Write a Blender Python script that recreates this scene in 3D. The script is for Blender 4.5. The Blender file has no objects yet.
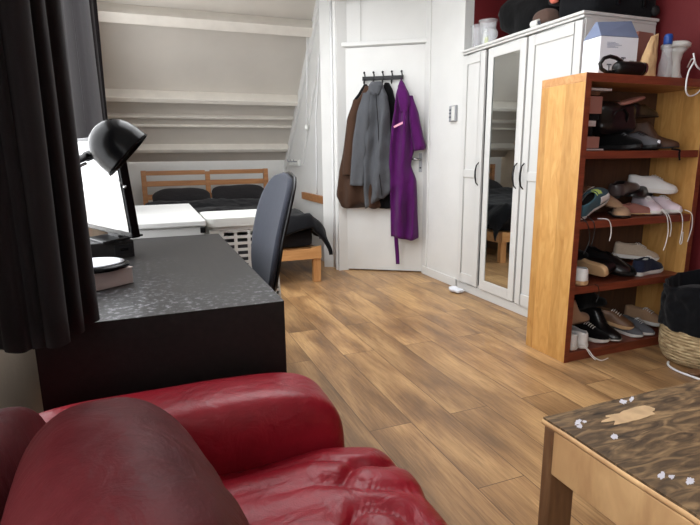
import bpy, bmesh, math, random
from math import sin, cos, pi, radians, sqrt, atan2
from mathutils import Vector, Matrix, noise
random.seed(7)
C = bpy.context.scene.collection
SC = bpy.context.scene

# ---------------------------------------------------------------- camera
YAW, PITCH, ROLL, FPX = 0.37115, 0.20560, -0.01036, 515.5
fw = Vector((sin(YAW)*cos(PITCH), cos(YAW)*cos(PITCH), -sin(PITCH)))
rt = Vector((cos(YAW), -sin(YAW), 0)); up = rt.cross(fw)
r2 = rt*cos(ROLL) + up*sin(ROLL); u2 = up*cos(ROLL) - rt*sin(ROLL)
cam = bpy.data.cameras.new('camera'); co = bpy.data.objects.new('camera', cam); C.objects.link(co)
co.matrix_world = Matrix(((r2.x, u2.x, -fw.x, 0), (r2.y, u2.y, -fw.y, 0), (r2.z, u2.z, -fw.z, 1.1), (0, 0, 0, 1)))
cam.sensor_width = 36; cam.lens = FPX*36/700; cam.clip_start = 0.02
SC.camera = co

# ---------------------------------------------------------------- world and light
w = bpy.data.worlds.new('sky'); SC.world = w; w.use_nodes = True
wn = w.node_tree.nodes; bgn = wn['Background']
bgn.inputs[0].default_value = (0.96, 0.975, 1.0, 1); bgn.inputs[1].default_value = 8.2
def area(name, loc, rot, sx, sy, power, portal=False, col=(1, 1, 1)):
    l = bpy.data.lights.new(name, 'AREA'); l.shape = 'RECTANGLE'; l.size = sx; l.size_y = sy; l.energy = power; l.color = col
    if portal: l.cycles.is_portal = True
    o = bpy.data.objects.new(name, l); C.objects.link(o); o.location = loc; o.rotation_euler = rot
    return o
YB_ = -2.4
# daylight by the left dormer; unseen roof window and one behind camera added for brightness
area('window_daylight', (-0.60, 2.90, 1.55), (0, -pi/2, 0), 1.5, 4.1, 10, True)
area('window_daylight', (-0.60, -0.8, 1.55), (0, -pi/2, 0), 1.5, 2.8, 10, True)  # portal for the unseen window added behind the camera
area('unseen_roof_daylight', (0.85, 2.9, 2.75), (0, 0, 0), 1.5, 2.6, 10, True)
SC.view_settings.view_transform = 'Standard'; SC.view_settings.look = 'None'
SC.view_settings.exposure = -0.15; SC.view_settings.gamma = 1; SC.view_settings.use_curve_mapping = False

# ---------------------------------------------------------------- materials
def lin(c):
    f = lambda v: v/12.92 if v <= 0.04045 else ((v+0.055)/1.055)**2.4
    return tuple(f(v/255) for v in c) + (1,)
def newmat(name):
    m = bpy.data.materials.new(name); m.use_nodes = True
    return m, m.node_tree.nodes, m.node_tree.links, m.node_tree.nodes['Principled BSDF']
def coords(N, L, sc=(1, 1, 1), rot=(0, 0, 0)):
    t = N.new('ShaderNodeTexCoord'); mp = N.new('ShaderNodeMapping'); mp.inputs['Scale'].default_value = sc
    mp.inputs['Rotation'].default_value = rot
    L.new(t.outputs['Object'], mp.inputs[0]); return mp
def ramp(N, L, src, stops):
    r = N.new('ShaderNodeValToRGB'); e = r.color_ramp.elements
    while len(e) < len(stops): e.new(0.5)
    for k, (p, c) in enumerate(stops): e[k].position = p; e[k].color = c
    L.new(src, r.inputs[0]); return r
def plain(name, c, rough=0.6, metal=0.0, var=0.08, scale=6, bump=0.0, bscale=40, coat=0.0, spec=0.5):
    m, N, L, B = newmat(name); c = lin(c)
    mp = coords(N, L); n = N.new('ShaderNodeTexNoise'); n.inputs['Scale'].default_value = scale; n.inputs['Detail'].default_value = 5
    L.new(mp.outputs[0], n.inputs[0])
    a = tuple(v*(1-var) for v in c[:3]) + (1,); b = tuple(min(1, v*(1+var)) for v in c[:3]) + (1,)
    r = ramp(N, L, n.outputs[0], [(0.3, a), (0.7, b)]); L.new(r.outputs[0], B.inputs['Base Color'])
    B.inputs['Roughness'].default_value = rough; B.inputs['Metallic'].default_value = metal
    B.inputs['Coat Weight'].default_value = coat; B.inputs['Specular IOR Level'].default_value = spec
    if bump:
        n2 = N.new('ShaderNodeTexNoise'); n2.inputs['Scale'].default_value = bscale; n2.inputs['Detail'].default_value = 4
        L.new(mp.outputs[0], n2.inputs[0])
        bp = N.new('ShaderNodeBump'); bp.inputs['Strength'].default_value = bump; bp.inputs['Distance'].default_value = 0.01
        L.new(n2.outputs[0], bp.inputs['Height']); L.new(bp.outputs[0], B.inputs['Normal'])
    return m
def fabric(name, c, rough=0.9, sc=400, var=0.15, bump=0.45, stripe=None):
    m, N, L, B = newmat(name); c = lin(c); mp = coords(N, L)
    n = N.new('ShaderNodeTexNoise'); n.inputs['Scale'].default_value = sc; n.inputs['Detail'].default_value = 3; L.new(mp.outputs[0], n.inputs[0])
    a = tuple(v*(1-var) for v in c[:3]) + (1,); b = tuple(min(1, v*(1+var)) for v in c[:3]) + (1,)
    r = ramp(N, L, n.outputs[0], [(0.3, a), (0.7, b)]); L.new(r.outputs[0], B.inputs['Base Color'])
    B.inputs['Roughness'].default_value = rough; B.inputs['Specular IOR Level'].default_value = 0.12
    B.inputs['Sheen Weight'].default_value = 0.08; B.inputs['Sheen Roughness'].default_value = 0.5
    n2 = N.new('ShaderNodeTexNoise'); n2.inputs['Scale'].default_value = 22; n2.inputs['Detail'].default_value = 6; L.new(mp.outputs[0], n2.inputs[0])
    bp = N.new('ShaderNodeBump'); bp.inputs['Strength'].default_value = bump; bp.inputs['Distance'].default_value = 0.01
    L.new(n2.outputs[0], bp.inputs['Height']); L.new(bp.outputs[0], B.inputs['Normal'])
    return m
def wood(name, lo, hi, rough=0.45, sc=(30, 30, 2), coat=0.0, knots=0.0, bump=0.06, spec=0.5):
    m, N, L, B = newmat(name); mp = coords(N, L, sc)
    n = N.new('ShaderNodeTexNoise'); n.inputs['Scale'].default_value = 1.0; n.inputs['Detail'].default_value = 6; n.inputs['Distortion'].default_value = 1.0
    L.new(mp.outputs[0], n.inputs[0])
    r = ramp(N, L, n.outputs[0], [(0.28, lin(lo)), (0.72, lin(hi))])
    L.new(r.outputs[0], B.inputs['Base Color'])
    B.inputs['Roughness'].default_value = rough; B.inputs['Coat Weight'].default_value = coat; B.inputs['Specular IOR Level'].default_value = spec
    bp = N.new('ShaderNodeBump'); bp.inputs['Strength'].default_value = bump; bp.inputs['Distance'].default_value = 0.005
    L.new(n.outputs[0], bp.inputs['Height']); L.new(bp.outputs[0], B.inputs['Normal'])
    return m
def mixc(N, L, fac, a, b, mode='MIX'):
    x = N.new('ShaderNodeMix'); x.data_type = 'RGBA'; x.blend_type = mode
    for s, v in ((0, fac), (6, a), (7, b)):
        if hasattr(v, 'node'): L.new(v, x.inputs[s])
        else: x.inputs[s].default_value = v
    return x.outputs[2]

def floor_mat():
    m, N, L, B = newmat('laminate_planks')
    mp = coords(N, L, (1, 1, 1), (0, 0, pi/2))
    br = N.new('ShaderNodeTexBrick'); L.new(mp.outputs[0], br.inputs['Vector'])
    br.offset = 0.37; br.inputs['Scale'].default_value = 1; br.inputs['Brick Width'].default_value = 1.28; br.inputs['Row Height'].default_value = 0.19
    br.inputs['Mortar Size'].default_value = 0.0016; br.inputs['Mortar Smooth'].default_value = 0.2
    br.inputs['Color1'].default_value = (0, 0, 0, 1); br.inputs['Color2'].default_value = (1, 1, 1, 1); br.inputs['Mortar'].default_value = (0.5, 0.5, 0.5, 1)
    # blotchy, elongated figure, shifted plank by plank
    add = N.new('ShaderNodeVectorMath'); add.operation = 'MULTIPLY_ADD'
    L.new(br.outputs['Color'], add.inputs[0]); add.inputs[1].default_value = (7, 13, 5); L.new(mp.outputs[0], add.inputs[2])
    mp2 = N.new('ShaderNodeMapping'); mp2.inputs['Scale'].default_value = (1.8, 6.5, 1); L.new(add.outputs[0], mp2.inputs[0])
    n1 = N.new('ShaderNodeTexNoise'); n1.inputs['Scale'].default_value = 1.0; n1.inputs['Detail'].default_value = 5; n1.inputs['Distortion'].default_value = 0.4; L.new(mp2.outputs[0], n1.inputs[0])
    mp3 = N.new('ShaderNodeMapping'); mp3.inputs['Scale'].default_value = (6, 110, 1); L.new(add.outputs[0], mp3.inputs[0])
    n2 = N.new('ShaderNodeTexNoise'); n2.inputs['Scale'].default_value = 1.0; n2.inputs['Detail'].default_value = 6; n2.inputs['Distortion'].default_value = 1.2; L.new(mp3.outputs[0], n2.inputs[0])
    r1 = ramp(N, L, n1.outputs[0], [(0.32, lin((130, 99, 68))), (0.5, lin((166, 129, 88))), (0.66, lin((194, 156, 108)))])
    r2_ = ramp(N, L, n2.outputs[0], [(0.30, (0.66, 0.64, 0.62, 1)), (0.62, (1, 1, 1, 1))])
    c = mixc(N, L, 1.0, r1.outputs[0], r2_.outputs[0], 'MULTIPLY')
    rp = ramp(N, L, br.outputs['Color'], [(0.0, (0.84, 0.83, 0.82, 1)), (1.0, (1.08, 1.06, 1.03, 1))])
    c = mixc(N, L, 1.0, c, rp.outputs[0], 'MULTIPLY')
    c = mixc(N, L, br.outputs['Fac'], c, lin((84, 60, 40)))
    L.new(c, B.inputs['Base Color'])
    rr = ramp(N, L, n1.outputs[0], [(0.2, (0.34,)*3 + (1,)), (0.8, (0.48,)*3 + (1,))]); L.new(rr.outputs[0], B.inputs['Roughness'])
    bp = N.new('ShaderNodeBump'); bp.inputs['Strength'].default_value = 0.12; bp.inputs['Distance'].default_value = 0.003
    L.new(n2.outputs[0], bp.inputs['Height']); L.new(bp.outputs[0], B.inputs['Normal'])
    return m

def birch_mat():
    m, N, L, B = newmat('birch_panel')
    # glued staves about 7 cm wide, running upright, each with its own figure
    mp = coords(N, L)
    sep = N.new('ShaderNodeSeparateXYZ'); L.new(mp.outputs[0], sep.inputs[0])
    mul = N.new('ShaderNodeMath'); mul.operation = 'MULTIPLY'; mul.inputs[1].default_value = 1/0.062; L.new(sep.outputs[1], mul.inputs[0])
    fl = N.new('ShaderNodeMath'); fl.operation = 'FLOOR'; L.new(mul.outputs[0], fl.inputs[0])
    wn_ = N.new('ShaderNodeTexWhiteNoise'); wn_.noise_dimensions = '1D'; L.new(fl.outputs[0], wn_.inputs['W'])
    add = N.new('ShaderNodeVectorMath'); add.operation = 'MULTIPLY_ADD'; L.new(wn_.outputs['Color'], add.inputs[0]); add.inputs[1].default_value = (5, 5, 5); L.new(mp.outputs[0], add.inputs[2])
    mp2 = N.new('ShaderNodeMapping'); mp2.inputs['Scale'].default_value = (10, 22, 5); L.new(add.outputs[0], mp2.inputs[0])
    n = N.new('ShaderNodeTexNoise'); n.inputs['Scale'].default_value = 1; n.inputs['Detail'].default_value = 5; n.inputs['Distortion'].default_value = 1.6; L.new(mp2.outputs[0], n.inputs[0])
    r = ramp(N, L, n.outputs[0], [(0.25, lin((180, 130, 68))), (0.5, lin((197, 148, 84))), (0.8, lin((210, 166, 102)))])
    r3 = ramp(N, L, wn_.outputs['Value'], [(0, (0.84, 0.81, 0.75, 1)), (1, (1.06, 1.06, 1.06, 1))])
    c = mixc(N, L, 1.0, r.outputs[0], r3.outputs[0], 'MULTIPLY'); L.new(c, B.inputs['Base Color'])
    B.inputs['Roughness'].default_value = 0.42
    return m

def leather_mat(name, c1, c2, ro=0.0):
    m, N, L, B = newmat(name); mp = coords(N, L)
    n = N.new('ShaderNodeTexNoise'); n.inputs['Scale'].default_value = 5; n.inputs['Detail'].default_value = 7; n.inputs['Roughness'].default_value = 0.65; L.new(mp.outputs[0], n.inputs[0])
    r = ramp(N, L, n.outputs[0], [(0.32, lin(c1)), (0.70, lin(c2))])
    # rubbed specks
    sp = N.new('ShaderNodeTexNoise'); sp.inputs['Scale'].default_value = 55; sp.inputs['Detail'].default_value = 8; sp.inputs['Roughness'].default_value = 0.8; L.new(mp.outputs[0], sp.inputs[0])
    rs = ramp(N, L, sp.outputs[0], [(0.66, (0, 0, 0, 1)), (0.74, (0.6, 0.6, 0.6, 1))])
    c = mixc(N, L, rs.outputs[0], r.outputs[0], lin((172, 92, 96))); L.new(c, B.inputs['Base Color'])
    rr = ramp(N, L, n.outputs[0], [(0.3, (0.34+ro,)*3+(1,)), (0.7, (0.46+ro,)*3+(1,))]); L.new(rr.outputs[0], B.inputs['Roughness'])
    v = N.new('ShaderNodeTexVoronoi'); v.inputs['Scale'].default_value = 220; L.new(mp.outputs[0], v.inputs[0])
    n3 = N.new('ShaderNodeTexNoise'); n3.inputs['Scale'].default_value = 14; n3.inputs['Detail'].default_value = 5; n3.inputs['Distortion'].default_value = 1.5; L.new(mp.outputs[0], n3.inputs[0])
    b1 = N.new('ShaderNodeBump'); b1.inputs['Strength'].default_value = 0.10; b1.inputs['Distance'].default_value = 0.002; L.new(v.outputs[0], b1.inputs['Height'])
    b2 = N.new('ShaderNodeBump'); b2.inputs['Strength'].default_value = 0.35; b2.inputs['Distance'].default_value = 0.012; L.new(n3.outputs[0], b2.inputs['Height']); L.new(b1.outputs[0], b2.inputs['Normal'])
    L.new(b2.outputs[0], B.inputs['Normal'])
    B.inputs['Specular IOR Level'].default_value = 0.32-ro
    return m

def table_top_mat():
    m, N, L, B = newmat('worn_tabletop'); mp = coords(N, L, (9, 34, 9), (0, 0, 0.12))
    n = N.new('ShaderNodeTexNoise'); n.inputs['Scale'].default_value = 1; n.inputs['Detail'].default_value = 7; n.inputs['Distortion'].default_value = 2.2; L.new(mp.outputs[0], n.inputs[0])
    r = ramp(N, L, n.outputs[0], [(0.26, lin((50, 38, 26))), (0.46, lin((100, 80, 56))), (0.58, lin((134, 108, 76))), (0.74, lin((172, 142, 102)))])
    mq = coords(N, L, (3, 5, 3)); n2 = N.new('ShaderNodeTexNoise'); n2.inputs['Scale'].default_value = 1; n2.inputs['Detail'].default_value = 4; L.new(mq.outputs[0], n2.inputs[0])
    rr = ramp(N, L, n2.outputs[0], [(0.35, (0.60, 0.58, 0.56, 1)), (0.65, (1, 1, 1, 1))])
    c = mixc(N, L, 1.0, r.outputs[0], rr.outputs[0], 'MULTIPLY')
    L.new(c, B.inputs['Base Color']); B.inputs['Roughness'].default_value = 0.62
    bp = N.new('ShaderNodeBump'); bp.inputs['Strength'].default_value = 0.3; bp.inputs['Distance'].default_value = 0.004; L.new(n.outputs[0], bp.inputs['Height']); L.new(bp.outputs[0], B.inputs['Normal'])
    return m
def desk_mat():
    m, N, L, B = newmat('black_brown_veneer'); mp = coords(N, L, (60, 6, 60))
    n = N.new('ShaderNodeTexNoise'); n.inputs['Scale'].default_value = 1; n.inputs['Detail'].default_value = 5; L.new(mp.outputs[0], n.inputs[0])
    r = ramp(N, L, n.outputs[0], [(0.3, lin((12, 11, 11))), (0.7, lin((24, 22, 21)))])
    # dust and fine scratches lying on the top, mostly near the window end
    q = coords(N, L, (1, 1, 1)); d = N.new('ShaderNodeTexNoise'); d.inputs['Scale'].default_value = 55; d.inputs['Detail'].default_value = 9; d.inputs['Roughness'].default_value = 0.75; L.new(q.outputs[0], d.inputs[0])
    d2 = N.new('ShaderNodeTexNoise'); d2.inputs['Scale'].default_value = 3.2; d2.inputs['Detail'].default_value = 3; L.new(q.outputs[0], d2.inputs[0])
    a = ramp(N, L, d.outputs[0], [(0.52, (0, 0, 0, 1)), (0.68, (1, 1, 1, 1))]); sx = N.new('ShaderNodeSeparateXYZ'); L.new(q.outputs[0], sx.inputs[0]); sm = N.new('ShaderNodeMath'); sm.operation = 'MULTIPLY_ADD'; L.new(sx.outputs[0], sm.inputs[0]); sm.inputs[1].default_value = 0.75; L.new(sx.outputs[1], sm.inputs[2])
    s3_ = N.new('ShaderNodeMath'); s3_.operation = 'MULTIPLY_ADD'; L.new(sm.outputs[0], s3_.inputs[0]); s3_.inputs[1].default_value = -0.55; L.new(d2.outputs[0], s3_.inputs[2])
    b = ramp(N, L, s3_.outputs[0], [(0.0, (0.03, 0.03, 0.03, 1)), (0.42, (0.9, 0.9, 0.9, 1))])
    g = N.new('ShaderNodeNewGeometry'); s = N.new('ShaderNodeSeparateXYZ'); L.new(g.outputs['Normal'], s.inputs[0])
    mlt = N.new('ShaderNodeMath'); mlt.operation = 'MULTIPLY'; L.new(s.outputs[2], mlt.inputs[0]); L.new(a.outputs[0], mlt.inputs[1]); mlt.use_clamp = True
    ml2 = N.new('ShaderNodeMath'); ml2.operation = 'MULTIPLY'; L.new(mlt.outputs[0], ml2.inputs[0]); L.new(b.outputs[0], ml2.inputs[1])
    c = mixc(N, L, ml2.outputs[0], r.outputs[0], lin((150, 150, 155))); L.new(c, B.inputs['Base Color'])
    B.inputs['Roughness'].default_value = 0.42; B.inputs['Specular IOR Level'].default_value = 0.35
    bp = N.new('ShaderNodeBump'); bp.inputs['Strength'].default_value = 0.15; bp.inputs['Distance'].default_value = 0.002; L.new(n.outputs[0], bp.inputs['Height']); L.new(bp.outputs[0], B.inputs['Normal'])
    return m
def weave_mat():
    m, N, L, B = newmat('seagrass'); mp = coords(N, L, (14, 14, 60))
    n = N.new('ShaderNodeTexNoise'); n.inputs['Scale'].default_value = 1.5; n.inputs['Detail'].default_value = 5; L.new(mp.outputs[0], n.inputs[0])
    r = ramp(N, L, n.outputs[0], [(0.3, lin((118, 96, 66))), (0.55, lin((178, 156, 118))), (0.75, lin((214, 196, 158)))]); L.new(r.outputs[0], B.inputs['Base Color'])
    B.inputs['Roughness'].default_value = 0.8
    return m
def glass_mat(name='window_glass', tint=(1, 1, 1, 1)):
    m, N, L, B = newmat(name); out = N['Material Output']; N.remove(B)
    t = N.new('ShaderNodeBsdfTransparent'); t.inputs[0].default_value = tint; g = N.new('ShaderNodeBsdfGlossy'); g.inputs['Roughness'].default_value = 0.02
    f = N.new('ShaderNodeFresnel'); ge = N.new('ShaderNodeNewGeometry'); mi = N.new('ShaderNodeMapRange'); mi.inputs['To Min'].default_value = 1.45; mi.inputs['To Max'].default_value = 1/1.45
    L.new(ge.outputs['Backfacing'], mi.inputs['Value']); L.new(mi.outputs[0], f.inputs[0]); x = N.new('ShaderNodeMixShader')
    L.new(f.outputs[0], x.inputs[0]); L.new(t.outputs[0], x.inputs[1]); L.new(g.outputs[0], x.inputs[2]); L.new(x.outputs[0], out.inputs[0])
    return m
def plastic_clear():
    m, N, L, B = newmat('clear_plastic'); out = N['Material Output']
    B.inputs['Base Color'].default_value = (0.8, 0.82, 0.84, 1); B.inputs['Roughness'].default_value = 0.15
    t = N.new('ShaderNodeBsdfTransparent'); x = N.new('ShaderNodeMixShader'); x.inputs[0].default_value = 0.22
    L.new(t.outputs[0], x.inputs[1]); L.new(B.outputs[0], x.inputs[2]); L.new(x.outputs[0], out.inputs[0])
    return m
def brick_mat():
    m, N, L, B = newmat('facade_brick'); mp = coords(N, L, (1, 1, 1), (pi/2, 0, pi/2))
    b = N.new('ShaderNodeTexBrick'); L.new(mp.outputs[0], b.inputs[0]); b.inputs['Scale'].default_value = 1; b.inputs['Brick Width'].default_value = 0.44; b.inputs['Row Height'].default_value = 0.16; b.inputs['Mortar Size'].default_value = 0.018
    b.inputs['Color1'].default_value = lin((206, 178, 166)); b.inputs['Color2'].default_value = lin((188, 158, 146)); b.inputs['Mortar'].default_value = lin((225, 220, 214))
    L.new(b.outputs[0], B.inputs['Base Color']); B.inputs['Roughness'].default_value = 0.9
    return m

M = {
 'floor': floor_mat(), 'birch': birch_mat(), 'leather': leather_mat('red_leather', (112, 10, 24), (144, 22, 37)),
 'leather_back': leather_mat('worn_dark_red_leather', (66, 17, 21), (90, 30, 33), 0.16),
 'tabletop': table_top_mat(), 'desk': desk_mat(), 'seagrass': weave_mat(), 'glass': glass_mat(), 'clear': plastic_clear(), 'brick': brick_mat(),
 'white_wall': plain('white_wall_paint', (210, 210, 207), 0.7, var=0.04, scale=3, bump=0.12, bscale=30),
 'roof_board': plain('roof_board_paint', (196, 190, 181), 0.7, var=0.05, scale=2.5, bump=0.1, bscale=12),
 'beam': plain('beam_paint', (216, 210, 200), 0.6, var=0.05, scale=8, bump=0.15, bscale=25),
 'cream': plain('cream_wall', (196, 178, 158), 0.8, var=0.08, scale=5, bump=0.2, bscale=30),
 'red_wall': plain('red_wall_paint', (100, 16, 21), 0.65, var=0.06, scale=3, bump=0.1, bscale=30),
 'door': plain('door_paint', (212, 212, 209), 0.5, var=0.03, scale=4),
 'white_lacquer': plain('white_lacquer', (204, 204, 201), 0.38, var=0.02, scale=4),
 'white_plastic': plain('white_plastic', (212, 213, 208), 0.4, var=0.02),
 'mirror': plain('mirror_glass', (205, 210, 210), 0.02, 1.0, var=0.0),
 'black_metal': plain('black_metal', (18, 18, 19), 0.35, 0.4, var=0.1),
 'gloss_black': plain('gloss_black', (6, 6, 7), 0.24, 0.0, var=0.05, coat=0.0, spec=0.13),
 'screen': plain('glass_screen', (4, 4, 5), 0.03, 0.0, var=0.0, coat=1.0, spec=1.0),
 'steel': plain('brushed_steel', (170, 170, 172), 0.25, 1.0, var=0.05),
 'curtain_lit': fabric('lit_curtain_cloth', (62, 60, 62), sc=500, bump=0.15),  # lighter copy of the dark curtain cloth, daylight put into its colour
 'curtain': fabric('curtain_cloth', (31, 27, 28), sc=500, bump=0.15),
 'black_cloth': fabric('black_cloth', (7, 7, 8)), 'black_canvas': fabric('black_canvas', (12, 13, 16)),
 'charcoal': fabric('charcoal_cotton', (27, 25, 27), bump=0.5), 'duvet': fabric('black_cotton', (12, 12, 15), bump=0.6),
 'brown_coat': fabric('brown_wool', (66, 47, 36)), 'grey_coat': fabric('grey_wool', (80, 82, 86), sc=600, var=0.4), 'purple': fabric('purple_terry', (76, 20, 82), sc=250),
 'mesh_grey': fabric('chair_fabric', (56, 59, 68), sc=700, var=0.35, bump=0.1),
 'pine': wood('pine', (176, 122, 72), (206, 158, 104), sc=(3, 30, 30)), 'pine_up': wood('pine_upright', (176, 122, 72), (206, 158, 104), sc=(30, 30, 3)),
 'pine_dark': wood('oiled_pine', (140, 92, 52), (176, 124, 78), sc=(3, 30, 30)),
 'shelf': wood('shelf_red_bounce', (104, 48, 30), (136, 66, 42), 0.45, sc=(4, 40, 40)), 'shelf_in': wood('shelf_inner', (66, 42, 28), (88, 58, 38), 0.6, sc=(30, 30, 4)),  # shelf wood: red light bounced onto birch, put into its colour
 'apron': wood('worn_oak', (176, 134, 90), (218, 178, 126), 0.55, sc=(26, 12, 4)), 'leg_dark': wood('dark_oak', (92, 62, 40), (130, 94, 62), 0.55, sc=(30, 30, 4)),
 'card': plain('cardboard_grey', (176, 164, 160), 0.8), 'white_paper': plain('white_paper', (225, 228, 235), 0.7, var=0.03), 'blue_paper': plain('slate_blue_paper', (112, 124, 152), 0.7),
 'kraft': plain('kraft_paper', (198, 164, 120), 0.75, var=0.12, scale=20, bump=0.5), 'blue': plain('blue_plastic', (20, 70, 150), 0.35), 'sky_blue': plain('sky_blue_cloth', (110, 190, 222), 0.7),
 'red_brown': plain('brown_cardboard', (150, 100, 88), 0.8), 'brown_pouch': fabric('brown_pouch', (86, 68, 60)), 'orange': plain('salmon_cloth', (206, 112, 92), 0.8),
 'cable': plain('white_cable', (226, 226, 226), 0.5), 'black_cable': plain('black_cable', (14, 14, 14), 0.5), 'yellow': plain('yellow_label', (208, 214, 110), 0.6),
 'dusty_glare': plain('dusty_white_glare', (196, 200, 206), 0.35, var=0.25, scale=90),  # window glare painted white, with dust specks
 'ink': plain('grey_ink', (92, 96, 104), 0.7), 'chip_pale': plain('pale_bare_wood', (186, 156, 118), 0.7, var=0.15, scale=30), 'paint_drop': plain('pale_paint_drop', (196, 194, 202), 0.5),
 'rubber': plain('black_rubber', (16, 16, 17), 0.7),
 'lace_trim': plain('pink_trim', (214, 150, 170), 0.8), 'grey_plastic': plain('grey_plastic', (150, 152, 155), 0.5),
 'shoe_white': plain('white_shoe_leather', (222, 222, 220), 0.5, var=0.05, scale=12), 'shoe_pink': plain('pinkish_white_mesh', (222, 206, 214), 0.7), 'shoe_teal': fabric('teal_knit', (66, 96, 108)),
 'shoe_black': plain('black_shoe_leather', (20, 19, 20), 0.3, var=0.2), 'shoe_grey': fabric('grey_suede', (96, 96, 100)), 'shoe_brown': plain('brown_shoe_leather', (112, 80, 56), 0.45, var=0.15),
 'shoe_tan': fabric('tan_suede', (164, 132, 104)), 'shoe_beige': fabric('beige_canvas', (186, 170, 150)), 'shoe_navy': fabric('navy_canvas', (34, 40, 60)), 'shoe_darkgrey': plain('dark_satin', (70, 62, 62), 0.28, var=0.15),
 'sole_white': plain('white_sole', (214, 212, 206), 0.6), 'sole_tan': plain('gum_sole', (196, 160, 118), 0.7), 'sole_black': plain('black_sole', (20, 20, 20), 0.6), 'sole_brown': plain('brown_sole', (96, 70, 52), 0.6),
 'lime': plain('lime_flash', (200, 224, 120), 0.6), 'shoe_green': plain('dark_green', (24, 60, 56), 0.5), 'lace_white': plain('white_lace', (230, 228, 224), 0.8), 'insole': fabric('dark_insole', (40, 36, 36)),
}

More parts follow.
